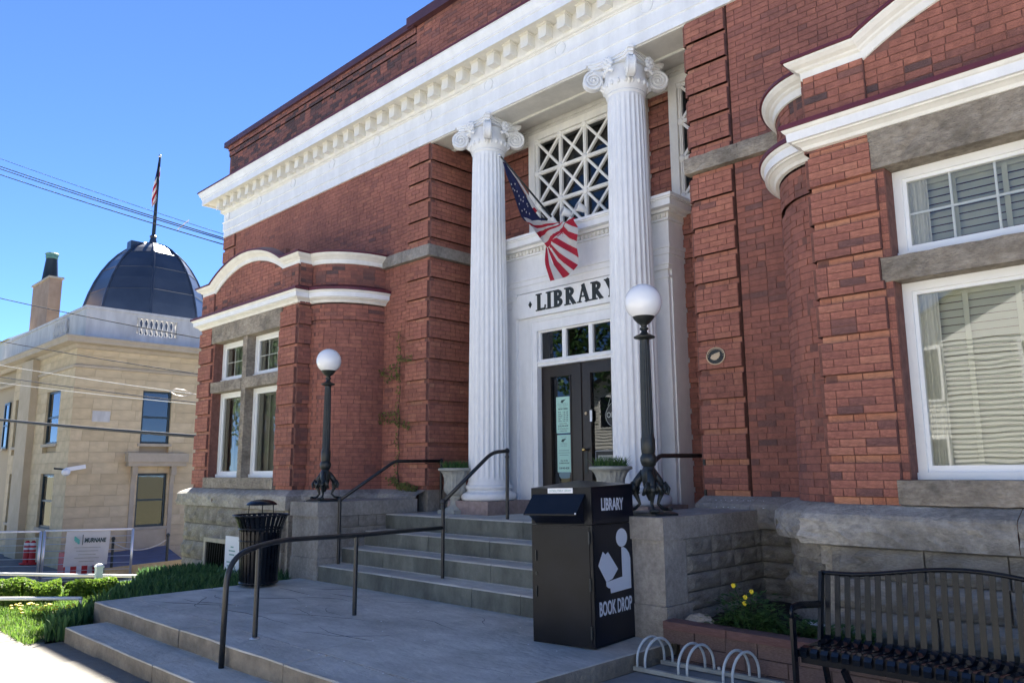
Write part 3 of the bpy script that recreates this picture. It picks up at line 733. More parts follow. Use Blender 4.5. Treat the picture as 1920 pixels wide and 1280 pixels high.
# --- porch: soffit, inner frieze
mb = MB(); mb.box(PL - .02, PR + .02, -.03, .50, 7.182, 7.3); mb.box(PL + .0, PR, .0, .05, 7.165, 7.181); mb.box(PL, PR, .455, .50, 7.150, 7.181); mb.build('porch_soffit', 'soffit', LIB)
mb = MB(); mb.box(PL, PR, .50, 1.2, 7.28, 7.34); mb.box(PL, PR, .96, 1.1, 7.06, 7.279); mb.box(PL, PR, .93, .96, 7.20, 7.24); mb.box(PL, PR, .985, 1.05, 7.0, 7.06); mb.build('porch_ceiling', 'soffit', LIB)
# --- columns
def column(cx):
    cy = .27; z0 = 1.155
    c = MB()
    pr = [(.302, 1.60), (.302, 1.75), (.301, 2.2), (.298, 3.0), (.291, 3.8), (.281, 4.6), (.268, 5.4), (.256, 6.2), (.248, 6.52)]
    def fl(a, t):
        w = (a * 24 / (2 * pi)) % 1; e = 1 if t > .01 and t < .999 else .0
        return 1 - e * .060 * max(0, sin(pi * min(1, max(0, (w - .12) / .76)))) ** .55
    pr2 = [(.302, 1.60), (.3021, 1.70)] + pr[1:]
    sh = MB(); n = 240; prof = [(.305, 1.585), (.303, 1.66)] + pr[1:]
    def mod(a, t):
        return fl(a, 0 if t < .02 else .5 if t < .96 else 0)
    sh.lathe([(.318, 1.56), (.318, 1.585), (.303, 1.62), (.302, 1.655), (.302, 1.70), (.301, 2.2), (.298, 3.0), (.291, 3.8), (.281, 4.6), (.268, 5.4), (.256, 6.3), (.249, 6.62), (.249, 6.65), (.249, 6.68), (.262, 6.69), (.268, 6.705), (.262, 6.72)], (cx, cy, 0), 240, mod=lambda a, t: fl(a, .5) if .2 < t < .72 else 1)
    shaft = sh.build('column_shaft', 'white', LIB, smooth=True, auto=40)
    bs = MB()
    def torus(zc, rc, h): return [(rc + h * cos(a) * .62, zc + h * sin(a)) for a in [(-pi / 2 + pi * k / 8) for k in range(9)]]
    bs.lathe([(.40, 1.34)] + torus(1.395, .375, .055) + [(.365, 1.452), (.335, 1.462), (.325, 1.485), (.335, 1.50), (.345, 1.503)] + torus(1.532, .335, .028) + [(.325, 1.562)], (cx, cy, 0), 48)
    bs.build('column_base', 'white', LIB, smooth=True, auto=50)
    p = MB(); p.box(cx - .43, cx + .43, cy - .43, cy + .43, 1.15, 1.34); p.build('plinth', 'pink_stone', LIB)
    cap = MB()
    # abacus: concave-sided slab
    def abacus(r, z_a, z_b, m=0):
        pts = []
        for q in range(4):
            a0 = pi / 4 + q * pi / 2; a1 = a0 + pi / 2
            P0 = Vector((cos(a0), sin(a0))) * r; P1 = Vector((cos(a1), sin(a1))) * r; mid = (P0 + P1) / 2 * .80
            t_ = Vector((-sin(a0), cos(a0))) * .035
            pts.append(P0 + t_)
            for k in range(1, 6):
                u = k / 6; pts.append(P0 * (1 - u) ** 2 + mid * 2 * u * (1 - u) + P1 * u * u)
            t2 = Vector((-sin(a1), cos(a1))) * .035; pts.append(P1 - t2)
        N = len(pts); vs = [(cx + p_.x, cy + p_.y, z_a) for p_ in pts] + [(cx + p_.x, cy + p_.y, z_b) for p_ in pts]
        cap.faces(vs, [(i, (i + 1) % N, N + (i + 1) % N, N + i) for i in range(N)] + [tuple(range(N))[::-1], tuple(range(N, 2 * N))])
    abacus(.47, 6.955, 6.99); abacus(.50, 6.991, 7.025); abacus(.525, 7.026, 7.06); pass
    # echinus with egg mouldings
    cap.lathe([(.255, 6.60), (.285, 6.63), (.305, 6.69), (.312, 6.74), (.285, 6.80), (.28, 6.95)], (cx, cy, 0), 32)
    for k in range(20):
        a = 2 * pi * k / 20; cap.ball((cx + .300 * cos(a), cy + .300 * sin(a), 6.70), (.026, .026, .040), 8)
    for k in range(4):          # flower on each abacus side
        a = k * pi / 2; c0 = Vector((cx + .395 * cos(a), cy + .395 * sin(a), 6.93))
        tn = Vector((-sin(a), cos(a), 0)); ot = Vector((cos(a), sin(a), 0))
        for j in range(9):
            b_ = 2 * pi * j / 8; rr = .055 if j < 8 else 0
            q_ = c0 + tn * rr * cos(b_) + Vector((0, 0, rr * sin(b_))); cap.ball(q_ + ot * (.0 if j < 8 else .02), (.034, .034, .034), 6)
        for j in range(5): q_ = c0 + tn * (j - 2) * .035 + Vector((0, 0, -.085 - abs(j - 2) * .012)) - ot * .01; cap.ball(q_, (.024, .024, .032), 6)
    for k in range(4):          # corner volutes: thick discs with a spiral rib on both cheeks
        a = pi / 4 + k * pi / 2; d = Vector((cos(a), sin(a), 0)); tn = Vector((-sin(a), cos(a), 0)); c0 = Vector((cx, cy, 6.805)) + d * .435
        N = 26; Rv = .134
        for sgn in (1, -1):
            ring = [c0 + d * Rv * .95 * cos(2 * pi * j / N) + Vector((0, 0, Rv * .95 * sin(2 * pi * j / N))) + tn * sgn * .036 for j in range(N)]
            cap.faces(ring, [tuple(range(N)) if sgn < 0 else tuple(range(N))[::-1]])
            sp = []
            for j in range(64):
                th = 2 * pi * 2.6 * j / 63; rr = Rv * (1 - .86 * j / 63)
                sp.append(c0 + d * rr * cos(pi / 2 - th) * 1 + Vector((0, 0, rr * sin(pi / 2 - th))) + tn * sgn * (.040 + .022 * j / 63))
            cap.tube(sp, [.019 * (1 - .5 * j / 63) for j in range(64)], 5)
            cap.ball(c0 + tn * sgn * .055, .024, 8)
        for j in range(N):
            a0, a1 = 2 * pi * j / N, 2 * pi * (j + 1) / N
            A = c0 + d * Rv * .95 * cos(a0) + Vector((0, 0, Rv * .95 * sin(a0))); B = c0 + d * Rv * .95 * cos(a1) + Vector((0, 0, Rv * .95 * sin(a1)))
            cap.quadv([A - tn * .036, B - tn * .036, B + tn * .036, A + tn * .036])
        # neck that carries the scroll up to the abacus
        cap.tube([Vector((cx, cy, 6.90)) + d * .24, Vector((cx, cy, 6.925)) + d * .36, Vector((cx, cy, 6.93)) + d * .44], [.055, .05, .045], 8)
        for j in range(4): cap.tube([Vector((cx, cy, 6.66 + j * .05)) + d * (.27 + .01 * j), Vector((cx, cy, 6.70 + j * .045)) + d * (.34 + .02 * j)], [.03, .018], 6)
    cap.v = [(a, b_, c_ + .121) for a, b_, c_ in cap.v]
    cap.build('capital', 'white', LIB, smooth=True, auto=45)
for q in (-8.49, -5.80): column(q)
# --- door surround (front face Y=.72) and the door
SX = 1.66
def B(name, material, boxes, parent=None, **k):
    mb = MB()
    for b_ in boxes: mb.box(*b_)
    return mb.build(name, material, parent or LIB, **k)
DX = CX
sl_, sr_ = DX - SX, DX + SX
B('surround_panel', 'white', [(sl_, DX - .84, .72, 1.1, 1.15, 4.449), (DX + .84, sr_, .72, 1.1, 1.15, 4.449), (DX - .84, DX + .84, .72, 1.1, 3.92, 4.449)])
B('pilaster', 'white', [(sl_ + .02, sl_ + .52, .66, .719, 1.15, 4.35)]); B('pilaster', 'white', [(sr_ - .52, sr_ - .02, .66, .719, 1.15, 4.35)])
B('pilaster_cap', 'white', [(sl_ - .01, sl_ + .56, .63, .719, 4.35, 4.41), (sl_ - .03, sl_ + .58, .61, .719, 4.41, 4.45), (sl_ + .0, sl_ + .55, .64, .719, 4.24, 4.27)])
B('pilaster_cap', 'white', [(sr_ - .56, sr_ + .01, .63, .719, 4.35, 4.41), (sr_ - .58, sr_ + .03, .61, .719, 4.41, 4.45), (sr_ - .55, sr_ + .0, .64, .719, 4.24, 4.27)])
B('pilaster_cap', 'white', [(sl_ - .0, sl_ + .54, .64, .719, 1.151, 1.30), (sr_ - .54, sr_, .64, .719, 1.151, 1.30)])
B('surround_entablature', 'white', [(sl_ - .0, sr_ + .0, .66, 1.1, 4.451, 4.56), (sl_ - .02, sr_ + .02, .645, 1.1, 4.561, 4.64), (sl_ - .035, sr_ + .035, .63, 1.1, 4.641, 4.69), (sl_, sr_, .68, 1.1, 4.691, 5.02),
    (sl_ - .02, sr_ + .02, .65, 1.1, 5.021, 5.05), (sl_ - .07, sr_ + .07, .60, 1.1, 5.12, 5.16), (sl_ - .15, sr_ + .15, .50, 1.1, 5.161, 5.25), (sl_ - .17, sr_ + .17, .48, 1.1, 5.251, 5.27), (sl_ - .19, sr_ + .19, .46, 1.1, 5.271, 5.31), (sl_ - .10, sr_ + .10, .56, 1.1, 5.311, 5.34)])
dt = MB(); n = 46
for k in range(n):
    x_ = sl_ - .02 + (2 * SX + .04) * k / n; dt.box(x_, x_ + .042, .625, .66, 5.052, 5.105)
dt.box(sl_ - .02, sr_ + .02, .655, 1.09, 5.05, 5.12); dt.build('dentil_band', 'cream', LIB)
# name board with rounded ends
nb = MB(); pts = []; zl, zh, hw = 4.06, 4.435, 1.16
for k in range(13): a = pi / 2 + pi * k / 12; pts.append((DX - hw + .1 + .18 * cos(a) * .9, (zl + zh) / 2 + (zh - zl) / 2 * sin(a)))
for k in range(13): a = -pi / 2 + pi * k / 12; pts.append((DX + hw - .1 + .18 * cos(a) * .9, (zl + zh) / 2 + (zh - zl) / 2 * sin(a)))
N = len(pts); nb.faces([(p_[0], .645, p_[1]) for p_ in pts] + [(p_[0], .72, p_[1]) for p_ in pts], [tuple(range(N))] + [(i, N + i, N + (i + 1) % N, (i + 1) % N) for i in range(N)])
name_board = nb.build('name_board', 'white', LIB)
# slab-serif letters
def serif_text(word, x0, z0, h, y, parent, th=.34):
    x = x0; w_ = h * .235; k = 0
    def bar(mb, a, b, w, d): a, b = Vector(a), Vector(b); dd = (b - a).normalized(); s_ = Vector((-dd.y, dd.x)) * w / 2; vs = [a - s_, b - s_, b + s_, a + s_]; mb.hexa([(v.x, y - .012 - d, v.y) for v in vs] + [(v.x, y, v.y) for v in vs])
    def arc(mb, c, rx, rz, a0, a1, w, d, n=14):
        for i in range(n):
            t0, t1 = a0 + (a1 - a0) * i / n, a0 + (a1 - a0) * (i + 1) / n
            o = [(c[0] + rx * cos(t0), c[1] + rz * sin(t0)), (c[0] + rx * cos(t1), c[1] + rz * sin(t1)), (c[0] + (rx - w) * cos(t1), c[1] + (rz - w * .75) * sin(t1)), (c[0] + (rx - w) * cos(t0), c[1] + (rz - w * .75) * sin(t0))]
            mb.hexa([(p_[0], y - .012 - d, p_[1]) for p_ in o] + [(p_[0], y, p_[1]) for p_ in o])
    S_ = h * .075; ser = h * .11
    for ch in word:
        mb = MB()
        def stem(cx_): bar(mb, (cx_, z0), (cx_, z0 + h), w_, 0); bar(mb, (cx_ - w_ * .5 - ser, z0 + S_ * .5), (cx_ + w_ * .5 + ser, z0 + S_ * .5), S_, .0006); bar(mb, (cx_ - w_ * .5 - ser, z0 + h - S_ * .5), (cx_ + w_ * .5 + ser, z0 + h - S_ * .5), S_, .0006)
        if ch == 'I': stem(x + .5 * w_ + ser); adv = w_ + 2 * ser
        elif ch == 'L':
            stem(x + .5 * w_ + ser); bar(mb, (x + w_, z0 + h * .07), (x + h * .72, z0 + h * .07), h * .13, .0003); bar(mb, (x + h * .68, z0 + h * .01), (x + h * .73, z0 + h * .3), h * .085, .0009); adv = h * .74
        elif ch in 'BR':
            sx_ = x + .5 * w_ + ser; stem(sx_)
            arc(mb, (sx_ + h * .12, z0 + h * .74), h * .34, h * .26, -pi / 2, pi / 2, w_ * .95, .0003)
            bar(mb, (sx_, z0 + h * .955), (sx_ + h * .14, z0 + h * .955), h * .085, .0009); bar(mb, (sx_, z0 + h * .52), (sx_ + h * .14, z0 + h * .52), h * .085, .0012)
            if ch == 'B': arc(mb, (sx_ + h * .12, z0 + h * .27), h * .38, h * .27, -pi / 2, pi / 2, w_ * .95, .0015); bar(mb, (sx_, z0 + h * .045), (sx_ + h * .14, z0 + h * .045), h * .085, .0018); adv = h * .82
            else: bar(mb, (sx_ + h * .15, z0 + h * .5), (sx_ + h * .48, z0 + h * .04), w_ * .9, .0015); bar(mb, (sx_ + h * .36, z0 + S_ * .5), (sx_ + h * .62, z0 + S_ * .5), S_, .0018); adv = h * .88
        elif ch == 'A':
            bar(mb, (x + h * .14, z0), (x + h * .44, z0 + h), h * .10, 0); bar(mb, (x + h * .40, z0 + h), (x + h * .74, z0), w_ * .95, .0003); bar(mb, (x + h * .22, z0 + h * .33), (x + h * .62, z0 + h * .33), h * .08, .0006)
            bar(mb, (x, z0 + S_ * .5), (x + h * .30, z0 + S_ * .5), S_, .0009); bar(mb, (x + h * .54, z0 + S_ * .5), (x + h * .92, z0 + S_ * .5), S_, .0009); adv = h * .90
        elif ch == 'Y':
            bar(mb, (x + h * .45, z0), (x + h * .45, z0 + h * .5), w_, 0); bar(mb, (x + h * .45, z0 + h * .42), (x + h * .15, z0 + h), w_ * .95, .0003); bar(mb, (x + h * .47, z0 + h * .42), (x + h * .76, z0 + h), h * .1, .0006)
            bar(mb, (x + h * .27, z0 + S_ * .5), (x + h * .63, z0 + S_ * .5), S_, .0009); bar(mb, (x, z0 + h - S_ * .5), (x + h * .34, z0 + h - S_ * .5), S_, .0009); bar(mb, (x + h * .6, z0 + h - S_ * .5), (x + h * .92, z0 + h - S_ * .5), S_, .0009); adv = h * .9
        mb.build('letter', 'letter', parent); x += adv + h * .05
    return x
def diamond(x, z, y, parent):
    mb = MB(); P_ = [(x, z - .05), (x + .032, z), (x, z + .05), (x - .032, z)]; mb.hexa([(a, y - .012, b_) for a, b_ in P_] + [(a, y, b_) for a, b_ in P_]); mb.build('letter', 'letter', parent)
xe = serif_text('LIBRARY', DX - .70, 4.13, .262, .645, name_board); diamond(DX - .82, 4.25, .645, name_board); diamond(xe + .10, 4.25, .645, name_board)
# architrave round the door, transom lights, leaves
B('door_architrave', 'white', [(DX - .84, DX - .75, .70, 1.0, 1.15, 3.98), (DX + .75, DX + .84, .70, 1.0, 1.15, 3.98), (DX - .75, DX + .75, .70, 1.0, 3.84, 3.98), (DX - .87, DX - .84, .685, .80, 1.15, 4.01), (DX + .84, DX + .87, .685, .80, 1.15, 4.01), (DX - .84, DX + .84, .685, .80, 3.981, 4.01)])
B('transom_bar', 'white', [(DX - .75, DX + .75, .72, .95, 3.30, 3.38), (DX - .75, DX + .75, .70, .72, 3.345, 3.375)])
for k in range(3):
    x0, x1 = DX - .75 + .5 * k, DX - .75 + .5 * (k + 1)
    f = B('transom_window', 'white', [(x0, x0 + .035, .75, .82, 3.38, 3.84), (x1 - .035, x1, .75, .82, 3.38, 3.84), (x0 + .035, x1 - .035, .75, .82, 3.38, 3.405), (x0 + .035, x1 - .035, .75, .82, 3.815, 3.84)])
    g_ = MB(); g_.quadv([(x0 + .035, .79, 3.405), (x1 - .035, .79, 3.405), (x1 - .035, .79, 3.815), (x0 + .035, .79, 3.815)]); g_.build('pane', 'pane_dark', f)
doors = []
for sg in (-1, 1):
    x0, x1 = (DX - .75, DX - .003) if sg < 0 else (DX + .003, DX + .75); z0, z1 = 1.16, 3.295
    a0, a1 = x0 + .17, x1 - .17
    d_ = B('door', 'door_wood', [(x0, a0, .80, .86, z0, z1), (a1, x1, .80, .86, z0, z1), (a0, a1, .80, .86, z0, z0 + .30), (a0, a1, .80, .86, z1 - .16, z1), (a0, a0 + .02, .79, .85, z0 + .30, z1 - .16), (a1 - .02, a1, .79, .85, z0 + .30, z1 - .16)])
    doors.append(d_)
    g_ = MB(); g_.quadv([(a0, .83, z0 + .3), (a1, .83, z0 + .3), (a1, .83, z1 - .16), (a0, .83, z1 - .16)]); g_.build('pane', 'pane_dark', d_)
kn = MB(); kn.tube([(DX + .085, .80, 2.05), (DX + .085, .76, 2.05)], .012, 8); kn.ball((DX + .085, .745, 2.05), .030, 12); kn.build('door_knob', 'brass', doors[1], smooth=True)
kn = MB(); kn.box(DX + .065, DX + .115, .793, .80, 1.72, 2.02); kn.build('lock_plate', 'iron', doors[1]); kn = MB(); kn.tube([(DX + .10, .80, 2.56), (DX + .10, .785, 2.56)], .022, 10); kn.build('lock', 'bronze', doors[1])
B('astragal', 'door_wood', [(DX - .025, DX + .025, .785, .80, 1.16, 3.29)], doors[0])
B('threshold', 'bluestone', [(DX - .8, DX + .8, .70, 1.0, 1.152, 1.165)])
B('vestibule', 'interior', [(DX - .84, DX + .84, 1.26, 1.285, 1.15, 3.95), (DX - .86, DX - .84, 1.0, 1.26, 1.15, 3.95), (DX + .84, DX + .86, 1.0, 1.26, 1.15, 3.95), (DX - .84, DX + .84, 1.0, 1.26, 3.95, 4.0), (DX - .84, DX + .84, 1.0, 1.26, 1.1, 1.15)])
# --- lattice windows of the porch
def lattice(x0, cols, z0, rows, cw, rh, clipx=None):
    y = .985; W_ = cols * cw; x1 = x0 + W_; z1 = z0 + rows * rh
    if clipx: x1 = clipx
    f = B('lattice_window', 'cream', [(x0 - .16, x0 - .02, y - .03, 1.2, z0 - .05, z1 + .14), (x0 - .02, x1 + .02, y - .03, 1.2, z1 + .02, z1 + .14), (x0 - .165, x1 + .16, y - .05, 1.2, z0 - .13, z0 - .02)] + ([(x1 + .02, x1 + .16, y - .03, 1.2, z0 - .05, z1 + .14)] if not clipx else []) + [(x0 - .115, x0 - .02, y - .045, y - .03, z0 - .02, z1 + .1), (x0 - .02, x1 + .1, y - .044, y - .031, z1 + .02, z1 + .10)])
    gl = MB(); gl.quadv([(x0, 1.04, z0), (x1, 1.04, z0), (x1, 1.04, z1), (x0, 1.04, z1)]); gl.build('pane', 'pane_dark', f)
    bk = MB(); bk.box(x0 - .1, x1 + .1, 1.24, 1.28, z0 - .1, z1 + .1); bk.build('backing', 'interior', f)
    la = MB()
    for i in range(cols + 1):
        xx = x0 + i * cw
        if xx <= x1 + .01: la.box(xx - .028, xx + .028, y, y + .045, z0, z1); la.box(xx - .012, xx + .012, y - .012, y, z0, z1)
    for j in range(rows + 1):
        zz = z0 + j * rh; la.box(x0, x1, y + .001, y + .044, zz - .028, zz + .028); la.box(x0, x1, y - .011, y + .001, zz - .012, zz + .012)
    for i in range(cols):
        for j in range(rows):
            a, b_, c_, d_ = x0 + i * cw, min(x1, x0 + (i + 1) * cw), z0 + j * rh, z0 + (j + 1) * rh
            la.beam((a, y + .022, c_), (b_, y + .022, d_), .040, .040, up=(0, 1, 0)); la.beam((a, y + .024, d_), (b_, y + .024, c_), .040, .040, up=(0, 1, 0))
    la.build('lattice_bar', 'cream', f)
    for i in range(cols + 1):
        for j in range(rows + 1):
            xx = x0 + i * cw
            if xx <= x1 + .01:
                r_ = MB(); r_.lathe([(.052, 0), (.05, .02), (.035, .032), (.02, .036)], (0, 0, 0), 14); o = r_.build('rosette', 'cream', f, smooth=True, auto=40)
                o.data.transform(Matrix.Translation(Vector((xx, y + .004, z0 + j * rh))- rootloc(LIB)) @ Matrix.Rotation(pi / 2, 4, 'X') @ Matrix.Translation(rootloc(LIB)))
lattice(-8.10, 4, 5.40, 3, .495, .535)
lattice(-5.42, 2, 5.40, 3, .495, .535, clipx=-4.78)
# ------------------------------------------------------------------ entrance steps, cheek walls, landing
STP = thing('entrance_steps', (CX, -1.2, .31), 'four wide bluestone entrance steps leading up to the white columned porch', 'steps')
RZ = [.31, .515, .722, .93, 1.15]
ysf = [-1.89, -1.515, -1.135, -.775]; rnd = random.Random(2)
for k in range(4):
    y0 = ysf[k]; y1 = ysf[k + 1] + .06 if k < 3 else 1.0
    js = [PL + .005] + sorted(rnd.uniform(PL + .9 + 1.45 * q, PL + 1.7 + 1.45 * q) for q in range(3 if k != 3 else 2)) + [PR - .005]
    for a, b_ in zip(js, js[1:]):
        mb = MB(); z0, z1 = RZ[k], RZ[k + 1]
        e = .012
        mb.hexa([(a + .004, y0, z0 - .08), (b_ - .004, y0, z0 - .08), (b_ - .004, y0, z1 - e), (a + .004, y0, z1 - e), (a + .004, y1, z0 - .08), (b_ - .004, y1, z0 - .08), (b_ - .004, y1, z1), (a + .004, y1, z1)], 1)
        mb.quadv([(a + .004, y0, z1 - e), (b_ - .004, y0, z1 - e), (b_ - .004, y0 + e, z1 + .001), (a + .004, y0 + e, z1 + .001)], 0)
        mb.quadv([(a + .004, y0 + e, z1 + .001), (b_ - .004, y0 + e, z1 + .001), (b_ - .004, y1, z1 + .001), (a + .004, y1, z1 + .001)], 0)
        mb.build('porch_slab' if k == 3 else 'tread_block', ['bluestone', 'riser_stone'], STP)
    if k:
        mb = MB(); mb.beam((PL + .01, y0 - .008, RZ[k] + .004), (PR - .01, y0 - .008, RZ[k] + .004), .022, .012); mb.build('mortar_joint', 'joint', STP)
mb = MB(); mb.box(PL + .01, PR - .01, ysf[0] + .1, 1.0, .1, .42); mb.build('fill', 'riser_stone', STP)
def cheek(x0, x1, label, side):
    t = thing('cheek_wall', ((x0 + x1) / 2, -1.1, .2), label, 'wall', 'stone cheek walls beside the entrance steps')
    def bx(name, a, b_, c_, d_, e, f, m_): mb = MB(); mb.box(a, b_, c_, d_, e, f); return mb.build(name, m_, t)
    bx('cap_stone', x0 - .02, x1 + .02, -1.93, -1.02, 1.155, 1.352, 'cut_stone'); bx('cap_stone', x0 - .02, x1 + .02, -1.015, -.20, 1.155, 1.352, 'cut_stone')
    bx('pier_stone', x0, x1, -1.90, -1.55, .60, 1.153, 'cut_stone'); bx('base_stone', x0 - .01, x1 + .015, -1.915, -1.50, .15, .597, 'cut_stone')
    bx('backing', x0 + .04, x1 - .04, -1.55, .05, .1, 1.15, 'found_stone')
    r_ = random.Random(int(-x0 * 10)); h = .95 / 6
    for xx, rz in ((x1, pi / 2), (x0, -pi / 2)):
        for r in range(6):
            y_ = -1.55
            while y_ < -.05:
                e = min(0.0, y_ + r_.uniform(.28, .6)); e = 0. if e > -.2 else e
                if e - y_ < .05: break
                s_ = 1 if xx == x1 else -1
                o = put_block(r_.choice(CUTS if (xx != x1 or side < 0) else ROCKS), 'stone', t, (xx - s_ * .05, (y_ + e) / 2, .205 + (r + .5) * h), (e - y_ - .010, .1, h - .010), rz); y_ = e
    return t
cheek(PL - .69, PL, 'grey stone cheek wall left of the steps, carrying the farther lamp post', -1)
cheek(PR, PR + .69, 'grey stone cheek wall right of the steps, behind the book drop', 1)
# landing
LAND = thing('stone_landing', (-7, -3.2, 0), 'broad bluestone landing with two low steps in front of the entrance', 'landing')
LX0, LX1 = -10.02, -3.95
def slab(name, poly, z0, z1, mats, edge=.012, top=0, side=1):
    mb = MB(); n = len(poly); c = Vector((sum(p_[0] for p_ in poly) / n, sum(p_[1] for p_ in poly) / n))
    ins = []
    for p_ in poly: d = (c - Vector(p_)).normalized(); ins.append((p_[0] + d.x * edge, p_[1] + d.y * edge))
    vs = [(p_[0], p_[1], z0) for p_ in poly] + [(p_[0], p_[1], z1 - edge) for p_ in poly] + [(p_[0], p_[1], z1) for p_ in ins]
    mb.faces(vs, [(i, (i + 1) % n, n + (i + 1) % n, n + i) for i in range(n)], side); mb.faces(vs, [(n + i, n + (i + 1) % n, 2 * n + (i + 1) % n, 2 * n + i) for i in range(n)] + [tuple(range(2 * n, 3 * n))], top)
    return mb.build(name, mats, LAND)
def wob(a, b_, n=8, amp=.012, seed=0):
    r_ = random.Random(seed); a, b_ = Vector(a), Vector(b_); d = b_ - a; nn = Vector((-d.y, d.x)).normalized()
    return [tuple(a + d * k / n + nn * (r_.uniform(-amp, amp) if 0 < k < n else 0)) for k in range(n)]
def strip(name, x0, x1, y0, y1, z0, z1, mats, seed=0):
    p_ = wob((x0, y0), (x1, y0), 6, .01, seed) + wob((x1, y0), (x1, y1), 2, .004, seed + 1) + wob((x1, y1), (x0, y1), 6, .004, seed + 2) + wob((x0, y1), (x0, y0), 2, .004, seed + 3)
    return slab(name, p_, z0, z1, mats)
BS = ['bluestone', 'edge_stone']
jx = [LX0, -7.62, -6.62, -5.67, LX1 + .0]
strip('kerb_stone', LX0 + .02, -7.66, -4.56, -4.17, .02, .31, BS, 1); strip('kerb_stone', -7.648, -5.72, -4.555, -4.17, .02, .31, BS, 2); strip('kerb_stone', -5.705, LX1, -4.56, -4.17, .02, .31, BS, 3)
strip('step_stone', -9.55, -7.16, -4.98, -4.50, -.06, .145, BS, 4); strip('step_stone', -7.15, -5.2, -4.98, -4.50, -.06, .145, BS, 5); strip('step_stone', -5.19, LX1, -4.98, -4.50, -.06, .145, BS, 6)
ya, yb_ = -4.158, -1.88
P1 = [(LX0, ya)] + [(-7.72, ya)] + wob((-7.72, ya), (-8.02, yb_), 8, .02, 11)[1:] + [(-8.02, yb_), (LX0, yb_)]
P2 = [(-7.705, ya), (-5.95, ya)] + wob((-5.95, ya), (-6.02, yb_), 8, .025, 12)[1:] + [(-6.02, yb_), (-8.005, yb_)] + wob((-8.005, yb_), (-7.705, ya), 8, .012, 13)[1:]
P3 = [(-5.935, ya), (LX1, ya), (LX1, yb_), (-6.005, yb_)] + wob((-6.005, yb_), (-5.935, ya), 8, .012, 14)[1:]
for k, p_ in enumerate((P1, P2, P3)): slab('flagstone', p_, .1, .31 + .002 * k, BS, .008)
mb = MB(); mb.box(LX0 + .03, LX1 - .02, -4.5, -1.8, -.1, .296); mb.build('bedding', 'joint', LAND)
for a, b_ in (((-10.0, -4.164), (-4.0, -4.164)), ((-9.6, -1.9), (-4.6, -1.9))):
    mb = MB(); r_ = random.Random(4); 
    for k in range(90):
        u = k / 90; mb.beam((a[0] + (b_[0] - a[0]) * u, a[1] + r_.uniform(-.004, .004), .3095), (a[0] + (b_[0] - a[0]) * (u + 1 / 90), a[1] + r_.uniform(-.004, .004), .3095), .012 + .012 * r_.random(), .006)
    mb.build('pointing', 'joint', LAND)
# natural cleavage ridges of the split stone: thin raised edges
r_ = random.Random(9)
for k in range(24):
    cx_, cy_ = r_.uniform(-9.7, -4.6), r_.uniform(-4.05, -2.1); mb = MB(); n = r_.randint(8, 18); st_ = r_.uniform(.05, .11); a = r_.gauss(.12, .25) + (pi if r_.random() < .5 else 0); p_ = Vector((cx_, cy_, .3125)); pts = [p_]
    for j in range(n):
        a += r_.gauss(0, .22); p_ = p_ + Vector((cos(a), sin(a) * .8, 0)) * st_
        if not (-9.95 < p_.x < -4.05 and -4.12 < p_.y < -1.95): break
        pts.append(p_)
    if len(pts) > 3: mb.tube(pts, [.0015 + .0035 * sin(pi * q / (len(pts) - 1)) for q in range(len(pts))], 5, flat=.6); mb.build('cleavage_ridge', 'crack', LAND)
